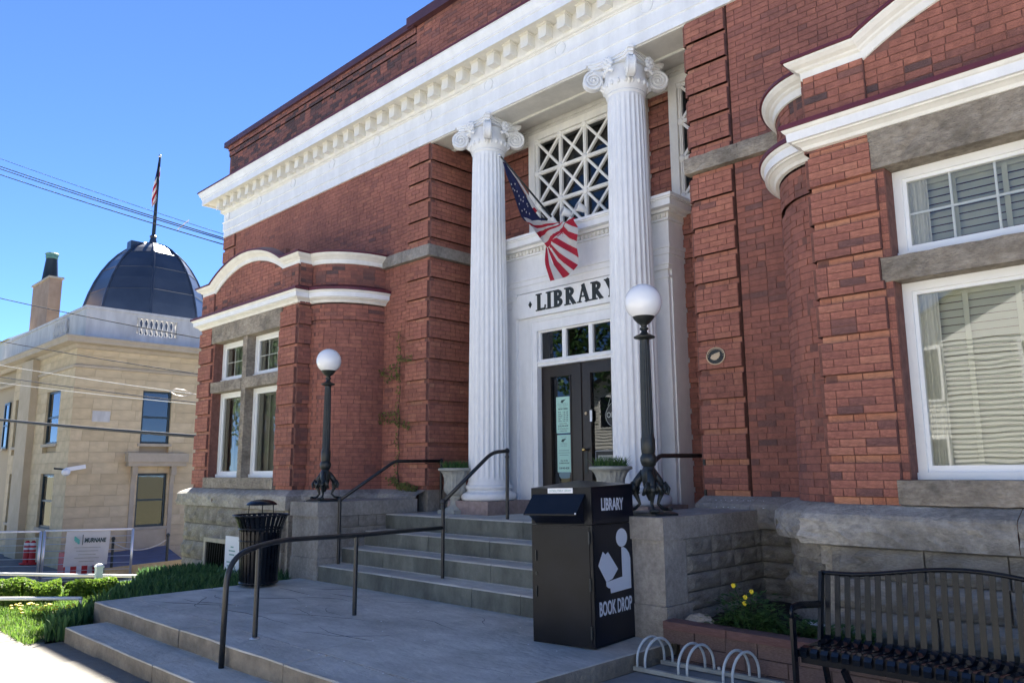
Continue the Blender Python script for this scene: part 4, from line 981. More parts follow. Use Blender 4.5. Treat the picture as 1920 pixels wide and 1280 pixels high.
# ------------------------------------------------------------------ lamps
def lamp(loc, label):
    t = thing('lamp_post', loc, label, 'lamp post', 'globe lamp posts on the cheek walls'); x, y, z = loc
    p = MB(); pts = [(.26 * cos(a), .26 * sin(a)) for a in [2 * pi * k / 6 + .3 for k in range(6)]]
    p.lathe([(.27, 0), (.27, .018), (.235, .03), (.21, .034)], (x, y, z), 6, rot=.26); p.build('base_plate', 'iron', t)
    for k in range(3):
        a = R(-45 + 120 * k); d = Vector((cos(a), sin(a), 0)); o = Vector((x, y, z)); s_ = Vector((-sin(a), cos(a), 0)); mb = MB()
        mb.tube([o + d * .055 + Vector((0, 0, .40)), o + d * .12 + Vector((0, 0, .31)), o + d * .155 + Vector((0, 0, .22)), o + d * .12 + Vector((0, 0, .15)), o + d * .10 + Vector((0, 0, .10)), o + d * .15 + Vector((0, 0, .055)), o + d * .205 + Vector((0, 0, .045))], [.032, .040, .034, .020, .015, .016, .022], 9)
        for j in (-1, 0, 1): mb.ball(o + d * .228 + s_ * j * .024 + Vector((0, 0, .045)), (.028, .028, .018), 7)
        for j in (-1, 1):
            mb.ball(o + d * .14 + s_ * j * .045 + Vector((0, 0, .245)), (.028, .028, .045), 8); mb.tube([o + d * .15 + s_ * j * .04 + Vector((0, 0, .30)), o + d * .175 + s_ * j * .07 + Vector((0, 0, .24)), o + d * .15 + s_ * j * .085 + Vector((0, 0, .19)), o + d * .13 + s_ * j * .065 + Vector((0, 0, .20))], [.016, .02, .016, .01], 6)
        mb.ball(o + d * .165 + Vector((0, 0, .235)), (.034, .034, .04), 9); mb.build('claw_leg', 'iron', t, smooth=True)
    s = MB()
    s.lathe([(.012, .13), (.03, .17), (.048, .22), (.066, .30), (.074, .36), (.078, .40), (.058, .43), (.052, .445), (.068, .46), (.080, .50), (.080, .53), (.062, .565), (.066, .575), (.066, .60), (.068, .605), (.068, .70), (.064, .71), (.062, .72)], (x, y, z), 30, mod=lambda a, t_: 1 - (.05 * abs(sin(a * 9)) if t_ < .75 else 0)); s.build('base_vase', 'iron', t, smooth=True, auto=40)
    s = MB(); s.lathe([(.060, .72), (.059, .74), (.058, .76), (.056, 1.05), (.052, 1.35), (.047, 1.60), (.045, 1.64), (.046, 1.655)], (x, y, z), 96, mod=lambda a, t_: 1 - (.10 * abs(sin(a * 8)) ** .6 if .2 < t_ < .8 else 0)); s.build('shaft', 'iron', t, smooth=True, auto=40)
    s = MB(); s.lathe([(.046, 1.655), (.055, 1.662), (.10, 1.675), (.104, 1.686), (.07, 1.705), (.045, 1.715), (.03, 1.735), (.028, 1.75), (.043, 1.76), (.044, 1.772), (.028, 1.785), (.03, 1.80), (.062, 1.825), (.098, 1.865), (.108, 1.885), (.100, 1.888)], (x, y, z), 30); s.build('globe_holder', 'iron', t, smooth=True, auto=45)
    s = MB()
    for k in range(20):
        a = 2 * pi * k / 20; c = Vector((x + .108 * cos(a), y + .108 * sin(a), z + 1.893)); s.tube([c + Vector((-sin(a) * .016 * cos(b_), cos(a) * .016 * cos(b_), .014 * sin(b_))) for b_ in [pi * j / 5 for j in range(6)]], .0045, 5)
    s.build('gallery', 'iron', t)
    gl = MB(); gl.ball((x, y, z + 2.03), .180, 40); gl.build('globe', 'globe', t, smooth=True)
    return t
L1 = lamp((-9.95, -1.60, 1.352), 'black cast iron lamp post with white globe, left of the steps')
L2 = copy_tree(L1, (5.62, 0, 0)); L2['label'] = 'black cast iron lamp post with white globe, behind the book drop'
# ------------------------------------------------------------------ urns
def tuft(mb, c, n, h, spread, seed=0, w=.006, lo=.2, hi=1.):
    r_ = random.Random(seed)
    for k in range(n):
        a = r_.uniform(0, 2 * pi); rr = spread * math.sqrt(r_.random()); b = Vector((c[0] + rr * cos(a), c[1] + rr * sin(a), c[2])); hh = h * r_.uniform(.5, 1.15); a2 = r_.uniform(0, 2 * pi); ln = h * r_.uniform(.1, .95)
        tip = b + Vector((cos(a2) * ln, sin(a2) * ln, hh)); mid = b + Vector((cos(a2) * ln * .35, sin(a2) * ln * .35, hh * .62)); s_ = Vector((-sin(a2), cos(a2), 0)) * w
        mb.faces([b - s_, b + s_, mid + s_ * .8, mid - s_ * .8, tip], [(0, 1, 2, 3), (3, 2, 4)], 0, r_.uniform(lo, hi))
def urn(loc, label):
    t = thing('urn_planter', loc, label, 'planter', 'stone urns beside the columns'); x, y, z = loc
    b = MB(); b.box(x - .17, x + .17, y - .17, y + .17, z, z + .065); b.build('base', 'urn', t)
    s = MB(); s.lathe([(.145, .065), (.13, .09), (.085, .12), (.072, .15), (.066, .20), (.072, .24), (.085, .25), (.088, .27), (.08, .285)], (x, y, z), 40, mod=lambda a, q: 1 - (.05 * abs(sin(a * 9)) if .3 < q < .75 else 0)); s.build('foot', 'urn', t, smooth=True, auto=45)
    s = MB(); s.lathe([(.07, .28), (.12, .31), (.155, .36), (.165, .42), (.155, .50), (.16, .58), (.185, .65), (.215, .69), (.235, .70), (.24, .715), (.235, .735), (.215, .74), (.20, .70)], (x, y, z), 72, mod=lambda a, q: 1 - (.075 * abs(sin(a * 10)) ** .7 if .05 < q < .62 else 0)); s.build('bowl', 'urn', t, smooth=True, auto=40)
    e = MB(); e.lathe([(.2, .70), (.19, .71), (.05, .72)], (x, y, z), 20); e.build('soil', 'soil', t)
    p = MB(); tuft(p, (x, y, z + .70), 330, .16, .19, 5, .0065, .3, 1.); p.build('plant', 'leaf', t)
    for c_ in t.children: c_.scale = (1.05, 1.05, .89)
    return t
U1 = urn((-8.80, -.12, 1.152), 'fluted pale stone urn with sprouting plants at the left column')
U2 = copy_tree(U1, (3.20, -.42, 0)); U2['label'] = 'fluted pale stone urn with sprouting plants behind the book drop'
# ------------------------------------------------------------------ handrails
def rounded(pts, rad=.09, n=5):
    pts = [Vector(p) for p in pts]; out = [pts[0]]
    for a, b, c in zip(pts, pts[1:], pts[2:]):
        r0 = min(rad, (a - b).length * .45, (c - b).length * .45); p0 = b + (a - b).normalized() * r0; p1 = b + (c - b).normalized() * r0
        for k in range(n + 1): u = k / n; out.append(p0 * (1 - u) ** 2 + b * 2 * u * (1 - u) + p1 * u * u)
    out.append(pts[-1]); return out
def knuckle(mb, p, r=.034): mb.ball(p, (r, r, r * 1.15), 10)
CR = thing('centre_handrail', (-7.05, -3., .31), 'long dark pipe handrail running from the low steps up the centre of the stairs', 'handrail')
mb = MB(); mb.tube(rounded([(-6.62, -4.62, .14), (-6.64, -4.60, 1.05), (-6.78, -4.08, 1.145), (-7.05, -3.0, 1.112), (-7.32, -1.62, 1.10)], .28, 8), .024, 12); mb.build('lower_rail', 'rail_paint', CR, smooth=True)
for p0, p1 in (((-6.73, -4.27, .30), (-6.73, -4.27, 1.13)), ((-7.05, -3.01, .31), (-7.05, -3.01, 1.11)), ((-7.32, -1.60, .515), (-7.32, -1.60, 1.42)), ((-7.27, -.56, 1.15), (-7.27, -.56, 2.0))):
    mb = MB(); mb.tube([p0, p1], .0225, 12); mb.build('post', 'rail_paint', CR, smooth=True, auto=50)
mb = MB(); mb.lathe([(.045, 0), (.045, .006), (.024, .014)], (-6.73, -4.27, .312), 16); mb.build('foot_flange', 'galv', CR)
mb = MB(); mb.tube(rounded([(-7.32, -1.60, 1.40), (-7.27, -.83, 2.0), (-7.27, -.56, 2.02)], .14, 6), .024, 12); knuckle(mb, (-7.32, -1.60, 1.40)); knuckle(mb, (-7.32, -1.60, 1.335), .030); knuckle(mb, (-7.27, -.56, 2.02)); knuckle(mb, (-7.27, -.56, 1.945), .028); mb.build('upper_rail', 'rail_paint', CR, smooth=True)
def side_rail(x, label):
    t = thing('side_handrail', (x, -1., .5), label, 'handrail', 'short handrails against the cheek walls')
    mb = MB(); mb.tube(rounded([(x, -1.63, 1.38), (x, -.70, 1.915), (x, .20, 1.925)], .05, 4), .024, 12); knuckle(mb, (x, -1.63, 1.38)); knuckle(mb, (x, .20, 1.925)); mb.build('rail', 'rail_paint', t, smooth=True)
    for yy, a, b_ in ((-1.63, .515, 1.38), (.20, 1.152, 1.92)): mb = MB(); mb.tube([(x, yy, a), (x, yy, b_)], .022, 12); mb.build('post', 'rail_paint', t, smooth=True, auto=50)
side_rail(PL + .10, 'short dark handrail along the left cheek wall below the climbing vine'); side_rail(PR - .13, 'short dark handrail partly hidden behind the nearer lamp post')
# ------------------------------------------------------------------ litter bin
def litter(x, y, z):
    t = thing('litter_bin', (x, y, z), 'black slatted steel litter bin with domed lid on the landing', 'litter bin'); n = 30
    prof = [(.235, .03), (.245, .2), (.262, .55), (.272, .70), (.285, .75), (.33, .86), (.352, .90)]
    for k in range(n):
        a = 2 * pi * k / n; w = .5 * 2 * pi / n * .62; mb = MB(); vs = []
        for r_, h in prof:
            for s_ in (-1, 1): vs.append((x + r_ * cos(a + s_ * w), y + r_ * sin(a + s_ * w), z + h))
        vs2 = [(x + (v[0] - x) * .975, y + (v[1] - y) * .975, v[2]) for v in vs]; m_ = len(prof)
        mb.faces(vs + vs2, [(2 * i, 2 * i + 1, 2 * i + 3, 2 * i + 2) for i in range(m_ - 1)] + [(2 * m_ + 2 * i + 1, 2 * m_ + 2 * i, 2 * m_ + 2 * i + 2, 2 * m_ + 2 * i + 3) for i in range(m_ - 1)]); mb.build('slat', 'gloss_black', t)
    for r_, h, q in ((.355, .90, .013), (.276, .73, .012), (.262, .58, .009), (.240, .05, .014)):
        mb = MB(); N = 36; mb.tube([(x + r_ * cos(2 * pi * k / N), y + r_ * sin(2 * pi * k / N), z + h) for k in range(N + 1)], q, 6, caps=False); mb.build('hoop', 'gloss_black', t, smooth=True)
    mb = MB(); mb.lathe([(.215, .04), (.235, .60), (.24, .66), (.225, .66), (.21, .3), (.2, .05)], (x, y, z), 30); mb.build('liner', 'gloss_black', t, smooth=True, auto=40)
    mb = MB(); mb.lathe([(.19, 1.03), (.198, 1.035), (.19, 1.05), (.15, 1.078), (.08, 1.097), (.01, 1.104)], (x, y, z), 32); mb.build('lid', 'gloss_black', t, smooth=True, auto=50)
    for k in range(3): a = 2 * pi * k / 3 + .5; mb = MB(); mb.tube([(x + .175 * cos(a), y + .175 * sin(a), z + 1.04), (x + .18 * cos(a), y + .18 * sin(a), z + .87), (x + .32 * cos(a), y + .32 * sin(a), z + .87)], .007, 6); mb.build('lid_stay', 'gloss_black', t)
litter(-9.77, -2.66, .31)
# ------------------------------------------------------------------ book drop
BD = thing('book_drop', (-4.585, -2.262, .313), 'black steel book drop box with white lettering and reader symbol', 'book drop box')
BD_ROT = R(7.5); BWid, BDep, BH = .625, .72, 1.33
def bdp(u, v, w):  # u across the front, v depth, w up (front-right corner at u=.3, v=-.36)
    return Vector((-4.585, -2.262, .313)) + Vector((u, v, w))
def bbox(name, a, b_, c_, d_, e, f, m_, par=BD):
    mb = MB(); P_ = bdp(0, 0, 0); mb.box(P_.x + a, P_.x + b_, P_.y + c_, P_.y + d_, P_.z + e, P_.z + f); return mb.build(name, m_, par)
hw, hd = BWid / 2, BDep / 2
body = bbox('body', -hw, hw, -hd, hd, 0, .985, 'box_black')
mb = MB(); o = bdp(0, 0, 0)
mb.hexa([o + Vector((-hw, -hd, .99)), o + Vector((hw, -hd, .99)), o + Vector((hw, -hd, 1.30)), o + Vector((-hw, -hd, 1.30)), o + Vector((-hw, hd, .99)), o + Vector((hw, hd, .99)), o + Vector((hw, hd, 1.33)), o + Vector((-hw, hd, 1.33))])
mb.faces([o + Vector((-hw, -hd, 1.30)), o + Vector((hw, -hd, 1.30)), o + Vector((hw, hd, 1.33)), o + Vector((-hw, hd, 1.33)), o + Vector((0, -hd * .2, 1.365)), ], [(0, 1, 4), (1, 2, 4), (2, 3, 4), (3, 0, 4)])
head = mb.build('head', 'box_black', BD)
mb = MB()   # hopper with drooping flap
A = [(-hw + .02, -hd - .002, 1.245), (hw - .06, -hd - .002, 1.245), (hw - .06, -hd - .15, 1.08), (-hw + .02, -hd - .15, 1.08)]
mb.faces([o + Vector(q) for q in A] + [o + Vector((q[0], q[1], q[2] - .012)) for q in A], [(3, 2, 1, 0), (4, 5, 6, 7), (2, 3, 7, 6), (0, 4, 7, 3), (1, 2, 6, 5)]); flap = mb.build('flap', 'box_black', BD)
mb = MB(); Bq = [(-hw + .05, -hd - .12, 1.075), (hw - .08, -hd - .12, 1.075), (hw - .08, -hd - .002, .995), (-hw + .05, -hd - .002, .995)]; T = [(-hw + .05, -hd - .01, 1.22), (hw - .08, -hd - .01, 1.22)]
mb.faces([o + Vector(q) for q in Bq + T], [(3, 2, 1, 0), (0, 1, 5, 4), (1, 2, 5), (3, 0, 4)]); mb.build('chute', 'box_navy', BD)
mb = MB(); mb.box(o.x - hw + .012, o.x + hw - .03, o.y - hd - .006, o.y - hd, o.z + .04, o.z + .965); dr = mb.build('access_door', 'box_black', BD)
for zz in (.42, .72):
    mb = MB(); mb.box(o.x - hw + .045, o.x - hw + .055, o.y - hd - .018, o.y - hd - .006, o.z + zz - .045, o.z + zz + .045); mb.build('latch', 'iron', dr)
for zz in (.12, .50, .88):
    mb = MB(); mb.tube([(o.x + hw - .028, o.y - hd - .010, o.z + zz - .05), (o.x + hw - .028, o.y - hd - .010, o.z + zz + .05)], .009, 8); mb.build('hinge', 'iron', dr)
mb = MB(); mb.tube([(o.x - hw + .05, o.y - hd - .005, o.z + .57), (o.x - hw + .05, o.y - hd - .014, o.z + .57)], .014, 12); mb.build('keyhole', 'iron', dr)
r_ = random.Random(44)
for k in range(5):
    mb = MB(); xx, zz, a = o.x + r_.uniform(-hw + .06, hw - .08), o.z + r_.uniform(.08, .9), r_.uniform(-1.2, 1.2); L = r_.uniform(.015, .05); mb.beam((xx, o.y - hd - .0062, zz), (xx + L * cos(a), o.y - hd - .0062, zz + L * sin(a)), .0006, .0006); mb.build('scratch', 'iron', dr)
mb = MB(); mb.box(o.x + hw - .075, o.x + hw - .062, o.y - hd - .151, o.y - hd - .146, o.z + 1.078, o.z + 1.090); mb.build('paint_chip', 'decal', flap)
mb = MB(); mb.box(o.x + hw, o.x + hw + .003, o.y - hd + .02, o.y + hd - .005, o.z + .02, o.z + .975); mb.box(o.x + hw, o.x + hw + .003, o.y - hd + .02, o.y + hd - .005, o.z + 1.0, o.z + 1.29); sp = mb.build('side_panel', 'box_navy', BD)
fx = o.x + hw + .003
text_mesh('LIBRARY', .145, .0008, 'lettering', 'decal', sp, (fx + .001, o.y - hd + .15, o.z + 1.105), (0, 1, 0), (0, 0, 1), bold=.0035, sx=.70)
text_mesh('BOOK DROP', .158, .0008, 'lettering', 'decal', sp, (fx + .001, o.y - hd + .07, o.z + .245), (0, 1, 0), (0, 0, 1), bold=.0035, sx=.605)
mb = MB()
def dec(poly, d=0): mb.faces([(fx + .002 + d, o.y - hd + p_[0], o.z + .41 + (p_[1] - .245) * .752) for p_ in poly] + [(fx + .0001, o.y - hd + p_[0], o.z + .41 + (p_[1] - .245) * .752) for p_ in poly], [tuple(range(len(poly)))] + [(i, len(poly) + i, len(poly) + (i + 1) % len(poly), (i + 1) % len(poly)) for i in range(len(poly))])
dec([(.485 + .098 * cos(2 * pi * k / 28), .845 + .105 * sin(2 * pi * k / 28)) for k in range(28)])
dec([(.475, .735), (.51, .735), (.56, .71), (.605, .66), (.625, .60), (.625, .26), (.27, .245), (.262, .30), (.235, .305), (.20, .33), (.195, .375), (.29, .385), (.475, .405)], .0004)
dec([(.075, .565), (.155, .71), (.195, .675), (.24, .70), (.40, .50), (.30, .40), (.20, .375), (.19, .39)], .0008)
mb.build('reader_symbol', 'decal', sp)
mb = MB(); mb.box(o.x - .13, o.x + .13, o.y - hd - .004, o.y - hd, o.z + 1.252, o.z + 1.296); stk = mb.build('sticker', 'paper', head)
text_mesh('CATSKILL PUBLIC LIBRARY', .026, .0003, 'lettering', 'ink_pale', stk, (o.x, o.y - hd - .0045, o.z + 1.265), (1, 0, 0), (0, 0, 1), align='CENTER', sx=.75)
BD.rotation_euler = (R(-1.0), R(-1.2), BD_ROT)
# ------------------------------------------------------------------ bicycle rack
RK = thing('bicycle_rack', (-3.3, -2.3, .18), 'pale grey bicycle rack of paired hoops beside the landing', 'bicycle rack')
fl_, fr_ = Vector((-3.945, -2.443, .205)), Vector((-2.78, -2.40, .205)); bl_, br_ = Vector((-3.905, -2.117, .205)), Vector((-2.86, -1.99, .205)); br_.y = -2.09
for a, b_ in ((fl_, fr_), (bl_, br_)): mb = MB(); mb.beam(a, b_, .040, .030); mb.build('rail', 'rack_rail', RK)
for k in range(3):
    for j in range(2):
        a = Vector((-3.918 + .375 * k + .076 * j, -2.442 + .014 * k, .21)); b_ = Vector((-3.880 + .375 * k + .080 * j, -2.117 + .012 * k, .21)); mb = MB(); c = (a + b_) / 2; d = (b_ - a) / 2
        pts = [a] + [c - d * cos(pi * q / 16) + Vector((0, 0, .05 + .165 * sin(pi * q / 16))) for q in range(17)] + [b_]; mb.tube(pts, .0105, 8); mb.build('hoop', 'rack', RK, smooth=True)
for p_ in ((bl_ + br_) / 2, ): mb = MB(); mb.lathe([(.015, 0), (.015, .02), (.006, .025)], p_ + Vector((0, 0, .018)), 8); mb.build('bolt', 'galv', RK)
# ------------------------------------------------------------------ planter with low block wall
PLW = thing('planter_wall', (-2.2, -2.0, .18), 'low wall of reddish brown blocks with brick-red capping behind the bench', 'wall')
rnd = random.Random(6); PBLK = unit_block('block', 'planter_block', .03, (4, 2), 51); PCAP = unit_block('cap_block', 'planter_cap', .02, (4, 2), 52)
for r, (z0, h) in enumerate(((.10, .115), (.215, .115), (.33, .115))):
    x = -3.97 + (.16 if r % 2 else 0)
    while x < 1.4: w = rnd.uniform(.27, .36); put_block(PBLK, 'block', PLW, (x + w / 2, -1.93 + rnd.uniform(-.006, .006), z0 + h / 2), (w - .008, .12, h - .007)); x += w
x = -3.95; tone = 0
while x < 1.4: w = rnd.uniform(.42, .62); put_block(PCAP, 'cap_block', PLW, (x + w / 2, -1.94, .478), (w - .01, .17, .062)); x += w
mb = MB(); mb.box(-3.9, 1.4, -1.89, -1.86, .05, .44); mb.build('backing', 'soil', PLW)
mb = MB(); nx, ny = 44, 16; r_ = random.Random(3)
for i in range(nx + 1):
    for j in range(ny + 1): mb.v.append((-3.97 + 5.3 * i / nx, -1.9 + 1.95 * j / ny, .435 + .02 * j / ny + r_.uniform(-.014, .014)))
for i in range(nx):
    for j in range(ny): q = i * (ny + 1) + j; mb.f.append((q, q + ny + 1, q + ny + 2, q + 1)); mb.m.append(0); mb.t.append(.5)
mb.build('planting_soil', 'soil', kind='structure', smooth=True)
mb = MB(); mb.ball((-3.72, -1.80, .47), (.16, .08, .10), 9); o = mb.build('rock', 'found_stone', label='grey boulder at the foot of the right cheek wall', cat='rock')
# weeds with yellow flowers
def weed(x, y, n, h, spread, seed, label, flowers=0):
    t = thing('flowering_weed', (x, y, .44), label, 'weed', 'weeds growing in the planter'); r_ = random.Random(seed); mb = MB()
    for k in range(n):
        a = r_.uniform(0, 2 * pi); rr = spread * math.sqrt(r_.random()); b = Vector((x + rr * cos(a), y + rr * sin(a) * .6, .44)); hh = h * r_.uniform(.35, 1.); a2 = r_.uniform(0, 2 * pi); tip = b + Vector((cos(a2) * hh * .4, sin(a2) * hh * .4, hh))
        p_ = b
        for j in range(4):
            c = b + (tip - b) * (.3 + .23 * j); d = Vector((cos(a2 + j * 2.2), sin(a2 + j * 2.2), r_.uniform(-.1, .6))).normalized(); L = r_.uniform(.035, .085); s_ = d.cross(Vector((0, 0, 1))).normalized() * L * .28
            mb.faces([c, c + d * L * .5 + s_, c + d * L, c + d * L * .5 - s_], [(0, 1, 2, 3)], 0, r_.uniform(.3, 1))
        s_ = Vector((-sin(a2), cos(a2), 0)) * .003; mb.faces([b - s_, b + s_, tip], [(0, 1, 2)], 0, .6)
    mb.build('foliage', 'leaf', t)
    for k in range(flowers):
        fx_, fy_, fz_ = x + r_.uniform(-.12, .12), y + r_.uniform(-.05, .05) - .05, .44 + h * (.75 + .42 * k / max(1, flowers - 1)); f = MB()
        for j in range(7): a = 2 * pi * j / 7; f.ball((fx_ + .011 * cos(a), fy_ + .004 * sin(a * 2) - .008, fz_ + .011 * sin(a)), (.0100, .007, .0100), 6)
        f.build('flower', 'yellow', t, smooth=True); f = MB(); f.tube([(fx_, fy_, fz_), (x + (fx_ - x) * .5, y, .44 + h * .4), (x, y, .44)], .003, 5); f.build('stem', 'leaf', t)
weed(-3.30, -1.72, 150, .33, .24, 1, 'leafy weed with yellow flowers beside the boulder', 4)
weed(-3.0, -1.74, 90, .20, .20, 2, 'low leafy weed between the flowers and the bench'); weed(-2.70, -1.70, 80, .18, .18, 3, 'small green weed behind the bench armrest'); weed(-2.45, -1.72, 70, .16, .16, 4, 'small green weed seen through the bench back'); weed(-3.52, -1.78, 50, .14, .14, 6, 'thin weed right beside the grey boulder')
mb = MB(); mb.obox((-2.98, -1.1, .475), (.10, .02, 0), (-.006, .03, 0), (0, 0, .008)); mb.build('wood_scrap', 'paper', label='pale scrap of wood lying on the planter soil', cat='debris')
# ------------------------------------------------------------------ bench
BN = thing('park_bench', (-1.5, -2.4, .18), 'black steel strap bench with arched back in front of the planter', 'bench')
bx0, bx1 = -2.47, -.60; zs = .61
def backz(u): return 1.045 + .085 * (0.5 - .5 * cos(2 * pi * max(0, min(1, (u - .06) / .88))))
N = 30; mb = MB(); pts = [(bx0 + (bx1 - bx0) * k / N, -2.20, backz(k / N)) for k in range(N + 1)]; mb.tube(pts, .021, 8, flat=.75); mb.build('top_rail', 'gloss_black', BN, smooth=True)
ns = 27
for k in range(ns):
    u = (k + .7) / (ns + .4); x = bx0 + (bx1 - bx0) * u; mb = MB(); w = .0185 if True else 0
    mb.hexa([(x - w, -2.275, zs + .005), (x + w, -2.275, zs + .005), (x + w, -2.215, backz(u) - .012), (x - w, -2.215, backz(u) - .012), (x - w, -2.268, zs + .005), (x + w, -2.268, zs + .005), (x + w, -2.208, backz(u) - .012), (x - w, -2.208, backz(u) - .012)]); mb.build('back_slat', 'gloss_black', BN)
    w = .0225; mb = MB(); pr = [(-2.275, zs + .028), (-2.31, zs + .006), (-2.36, zs - .008), (-2.50, zs + .0), (-2.60, zs + .012), (-2.65, zs + .004), (-2.672, zs - .02), (-2.668, zs - .05)]
    vs = [];
    for yy, z_ in pr: vs += [(x - w, yy, z_), (x + w, yy, z_), (x - w, yy + .001, z_ - .006), (x + w, yy + .001, z_ - .006)]
    m_ = len(pr); mb.faces(vs, [(4 * i + 1, 4 * i, 4 * i + 4, 4 * i + 5) for i in range(m_ - 1)] + [(4 * i + 2, 4 * i + 3, 4 * i + 7, 4 * i + 6) for i in range(m_ - 1)] + [(4 * i, 4 * i + 2, 4 * i + 6, 4 * i + 4) for i in range(m_ - 1)] + [(4 * i + 3, 4 * i + 1, 4 * i + 5, 4 * i + 7) for i in range(m_ - 1)]); mb.build('seat_slat', 'gloss_seat', BN)
for yy, z_, h_ in ((-2.636, zs - .045, .10), (-2.28, zs - .02, .05)): mb = MB(); mb.beam((bx0 + .02, yy, z_), (bx1 - .02, yy, z_), .016, h_); mb.build('seat_rail', 'gloss_black', BN)
for x, s_ in ((bx0, 1), (bx1, -1)):
    mb = MB(); mb.beam((x, -2.69, .18), (x, -2.69, .80), .052, .02, up=(1, 0, 0)); mb.build('front_leg', 'gloss_black', BN)
    mb = MB(); mb.tube(rounded([(x, -2.69, .78), (x, -2.70, .862), (x, -2.60, .87), (x, -2.26, .835)], .06, 5), .024, 8, flat=.45); mb.build('armrest', 'gloss_black', BN, smooth=True)
    mb = MB(); mb.beam((x, -2.20, 1.05), (x, -2.29, .60), .05, .022, up=(1, 0, 0)); mb.build('back_post', 'gloss_black', BN)
    mb = MB(); mb.beam((x, -2.29, .60), (x, -2.17, .18), .05, .022, up=(1, 0, 0)); mb.build('rear_leg', 'gloss_black', BN)
    mb = MB(); mb.beam((x + s_ * .002, -2.69, .575), (x + s_ * .002, -2.27, .575), .02, .045); mb.build('seat_bracket', 'gloss_black', BN)
mb = MB(); mb.beam((-2.17, -2.655, .52), (-2.10, -2.52, .18), .05, .022, up=(1, 0, 0)); mb.build('brace', 'gloss_black', BN)
# ------------------------------------------------------------------ plaque, notices, flag
PQ = thing('bronze_plaque', (-4.46, -.036, 3.02), 'small oval bronze and black plaque on the brick pier', 'plaque'); x, y, z = -4.46, -.037, 3.02; a_, b_ = .118, .098
mb = MB(); n = 40; ring = [(x + a_ * cos(2 * pi * k / n), z + b_ * sin(2 * pi * k / n)) for k in range(n)]; inn = [(x + a_ * .9 * cos(2 * pi * k / n), z + b_ * .9 * sin(2 * pi * k / n)) for k in range(n)]
for k in range(n):
    q = (k + 1) % n; mb.quadv([(ring[k][0], y - .016, ring[k][1]), (ring[q][0], y - .016, ring[q][1]), (inn[q][0], y - .016, inn[q][1]), (inn[k][0], y - .016, inn[k][1])]); mb.quadv([(ring[k][0], y, ring[k][1]), (ring[q][0], y, ring[q][1]), (ring[q][0], y - .016, ring[q][1]), (ring[k][0], y - .016, ring[k][1])])
mb.build('rim', 'bronze', PQ); mb = MB(); mb.faces([(p_[0], y - .010, p_[1]) for p_ in inn], [tuple(range(n))[::-1]]); mb.build('field', 'plaque_black', PQ)
shp = [(-.068, -.018), (-.045, .018), (-.028, .016), (-.02, .026), (.052, .042), (.055, .005), (.03, -.035), (.02, -.03), (.012, -.044), (-.02, -.046), (-.05, -.034)]
mb = MB(); mb.faces([(x + p_[0], y - .015, z + p_[1]) for p_ in shp] + [(x + p_[0], y - .009, z + p_[1]) for p_ in shp], [tuple(range(11))] + [(i, 11 + i, 11 + (i + 1) % 11, (i + 1) % 11) for i in range(11)]); mb.build('county_shape', 'bronze', PQ)
mb = MB()
for k in range(26):
    a = pi * (.10 + .80 * k / 25); r1 = .80; mb.box(x + a_ * r1 * cos(a) - .0025, x + a_ * r1 * cos(a) + .0025, y - .0125, y - .0105, z + b_ * r1 * sin(a) - .004, z + b_ * r1 * sin(a) + .004)
for s_ in (-1, 1): mb.ball((x + s_ * a_ * .8, y - .012, z), .006, 6)
mb.build('raised_lettering', 'bronze', PQ)
def notice(name, x0, x1, z0, z1, y, lines, label, m_='poster'):
    t = thing(name, ((x0 + x1) / 2, y, z0), label, 'notice'); mb = MB(); mb.box(x0, x1, y, y + .002, z0, z1); sh = mb.build('sheet', m_, t); cx_ = (x0 + x1) / 2
    for txt, zf, sz, mt, bo in lines: text_mesh(txt, sz, .0003, 'lettering', mt, t, (cx_, y - .0008, z0 + (z1 - z0) * zf), (1, 0, 0), (0, 0, 1), align='CENTER', bold=bo, sx=.9)
    return t
hrs = [('Monday      11 AM - 6 PM', .57), ('Tuesday     11 AM - 6 PM', .52), ('Wednesday  11 AM - 6 PM', .47), ('Thursday    11 AM - 6 PM', .42), ('Friday        11 AM - 6 PM', .37), ('Saturday    10 AM - 2 PM', .32)]
nA = notice('door_notice', DX - .485, DX - .225, 2.30, 2.83, .822, [('CATSKILL', .76, .052, 'ink_pale', 0), ('PUBLIC LIBRARY', .715, .022, 'ink_pale', 0), ('NOW OPEN', .64, .036, 'ink', .001)] + [(a, b, .0195, 'ink', .0004) for a, b in hrs] + [('Curbside Pickup', .25, .024, 'ink', 0), ('(518) 943-4230', .175, .034, 'ink', .0005), ('for 24/7 Online Resources', .11, .020, 'ink', .0003), ('or Research Library', .05, .020, 'ink', .0003)], 'upper pale green opening hours notice on the left door glass')
nB = notice('door_notice', DX - .475, DX - .22, 1.74, 2.275, .822, [('CATSKILL PUBLIC', .93, .018, 'ink_pale', 0), ('CATSKILL', .74, .036, 'ink_pale', 0), ('PUBLIC LIBRARY', .69, .020, 'ink_pale', 0), ('CALL US FOR', .29, .026, 'ink', .0006), ('CURBSIDE PICKUP', .225, .026, 'ink', .0006), ('518-943-4230', .085, .037, 'ink', .001)], 'lower pale green curbside pickup notice on the left door glass')
for z_, L in ((2.045, .19), (2.012, .21), (1.98, .17)):
    mb = MB(); mb.box(DX - .3475 - L / 2, DX - .3475 + L / 2, .8205, .8215, z_, z_ + .010); mb.build('faded_line', 'ink_pale', nB)
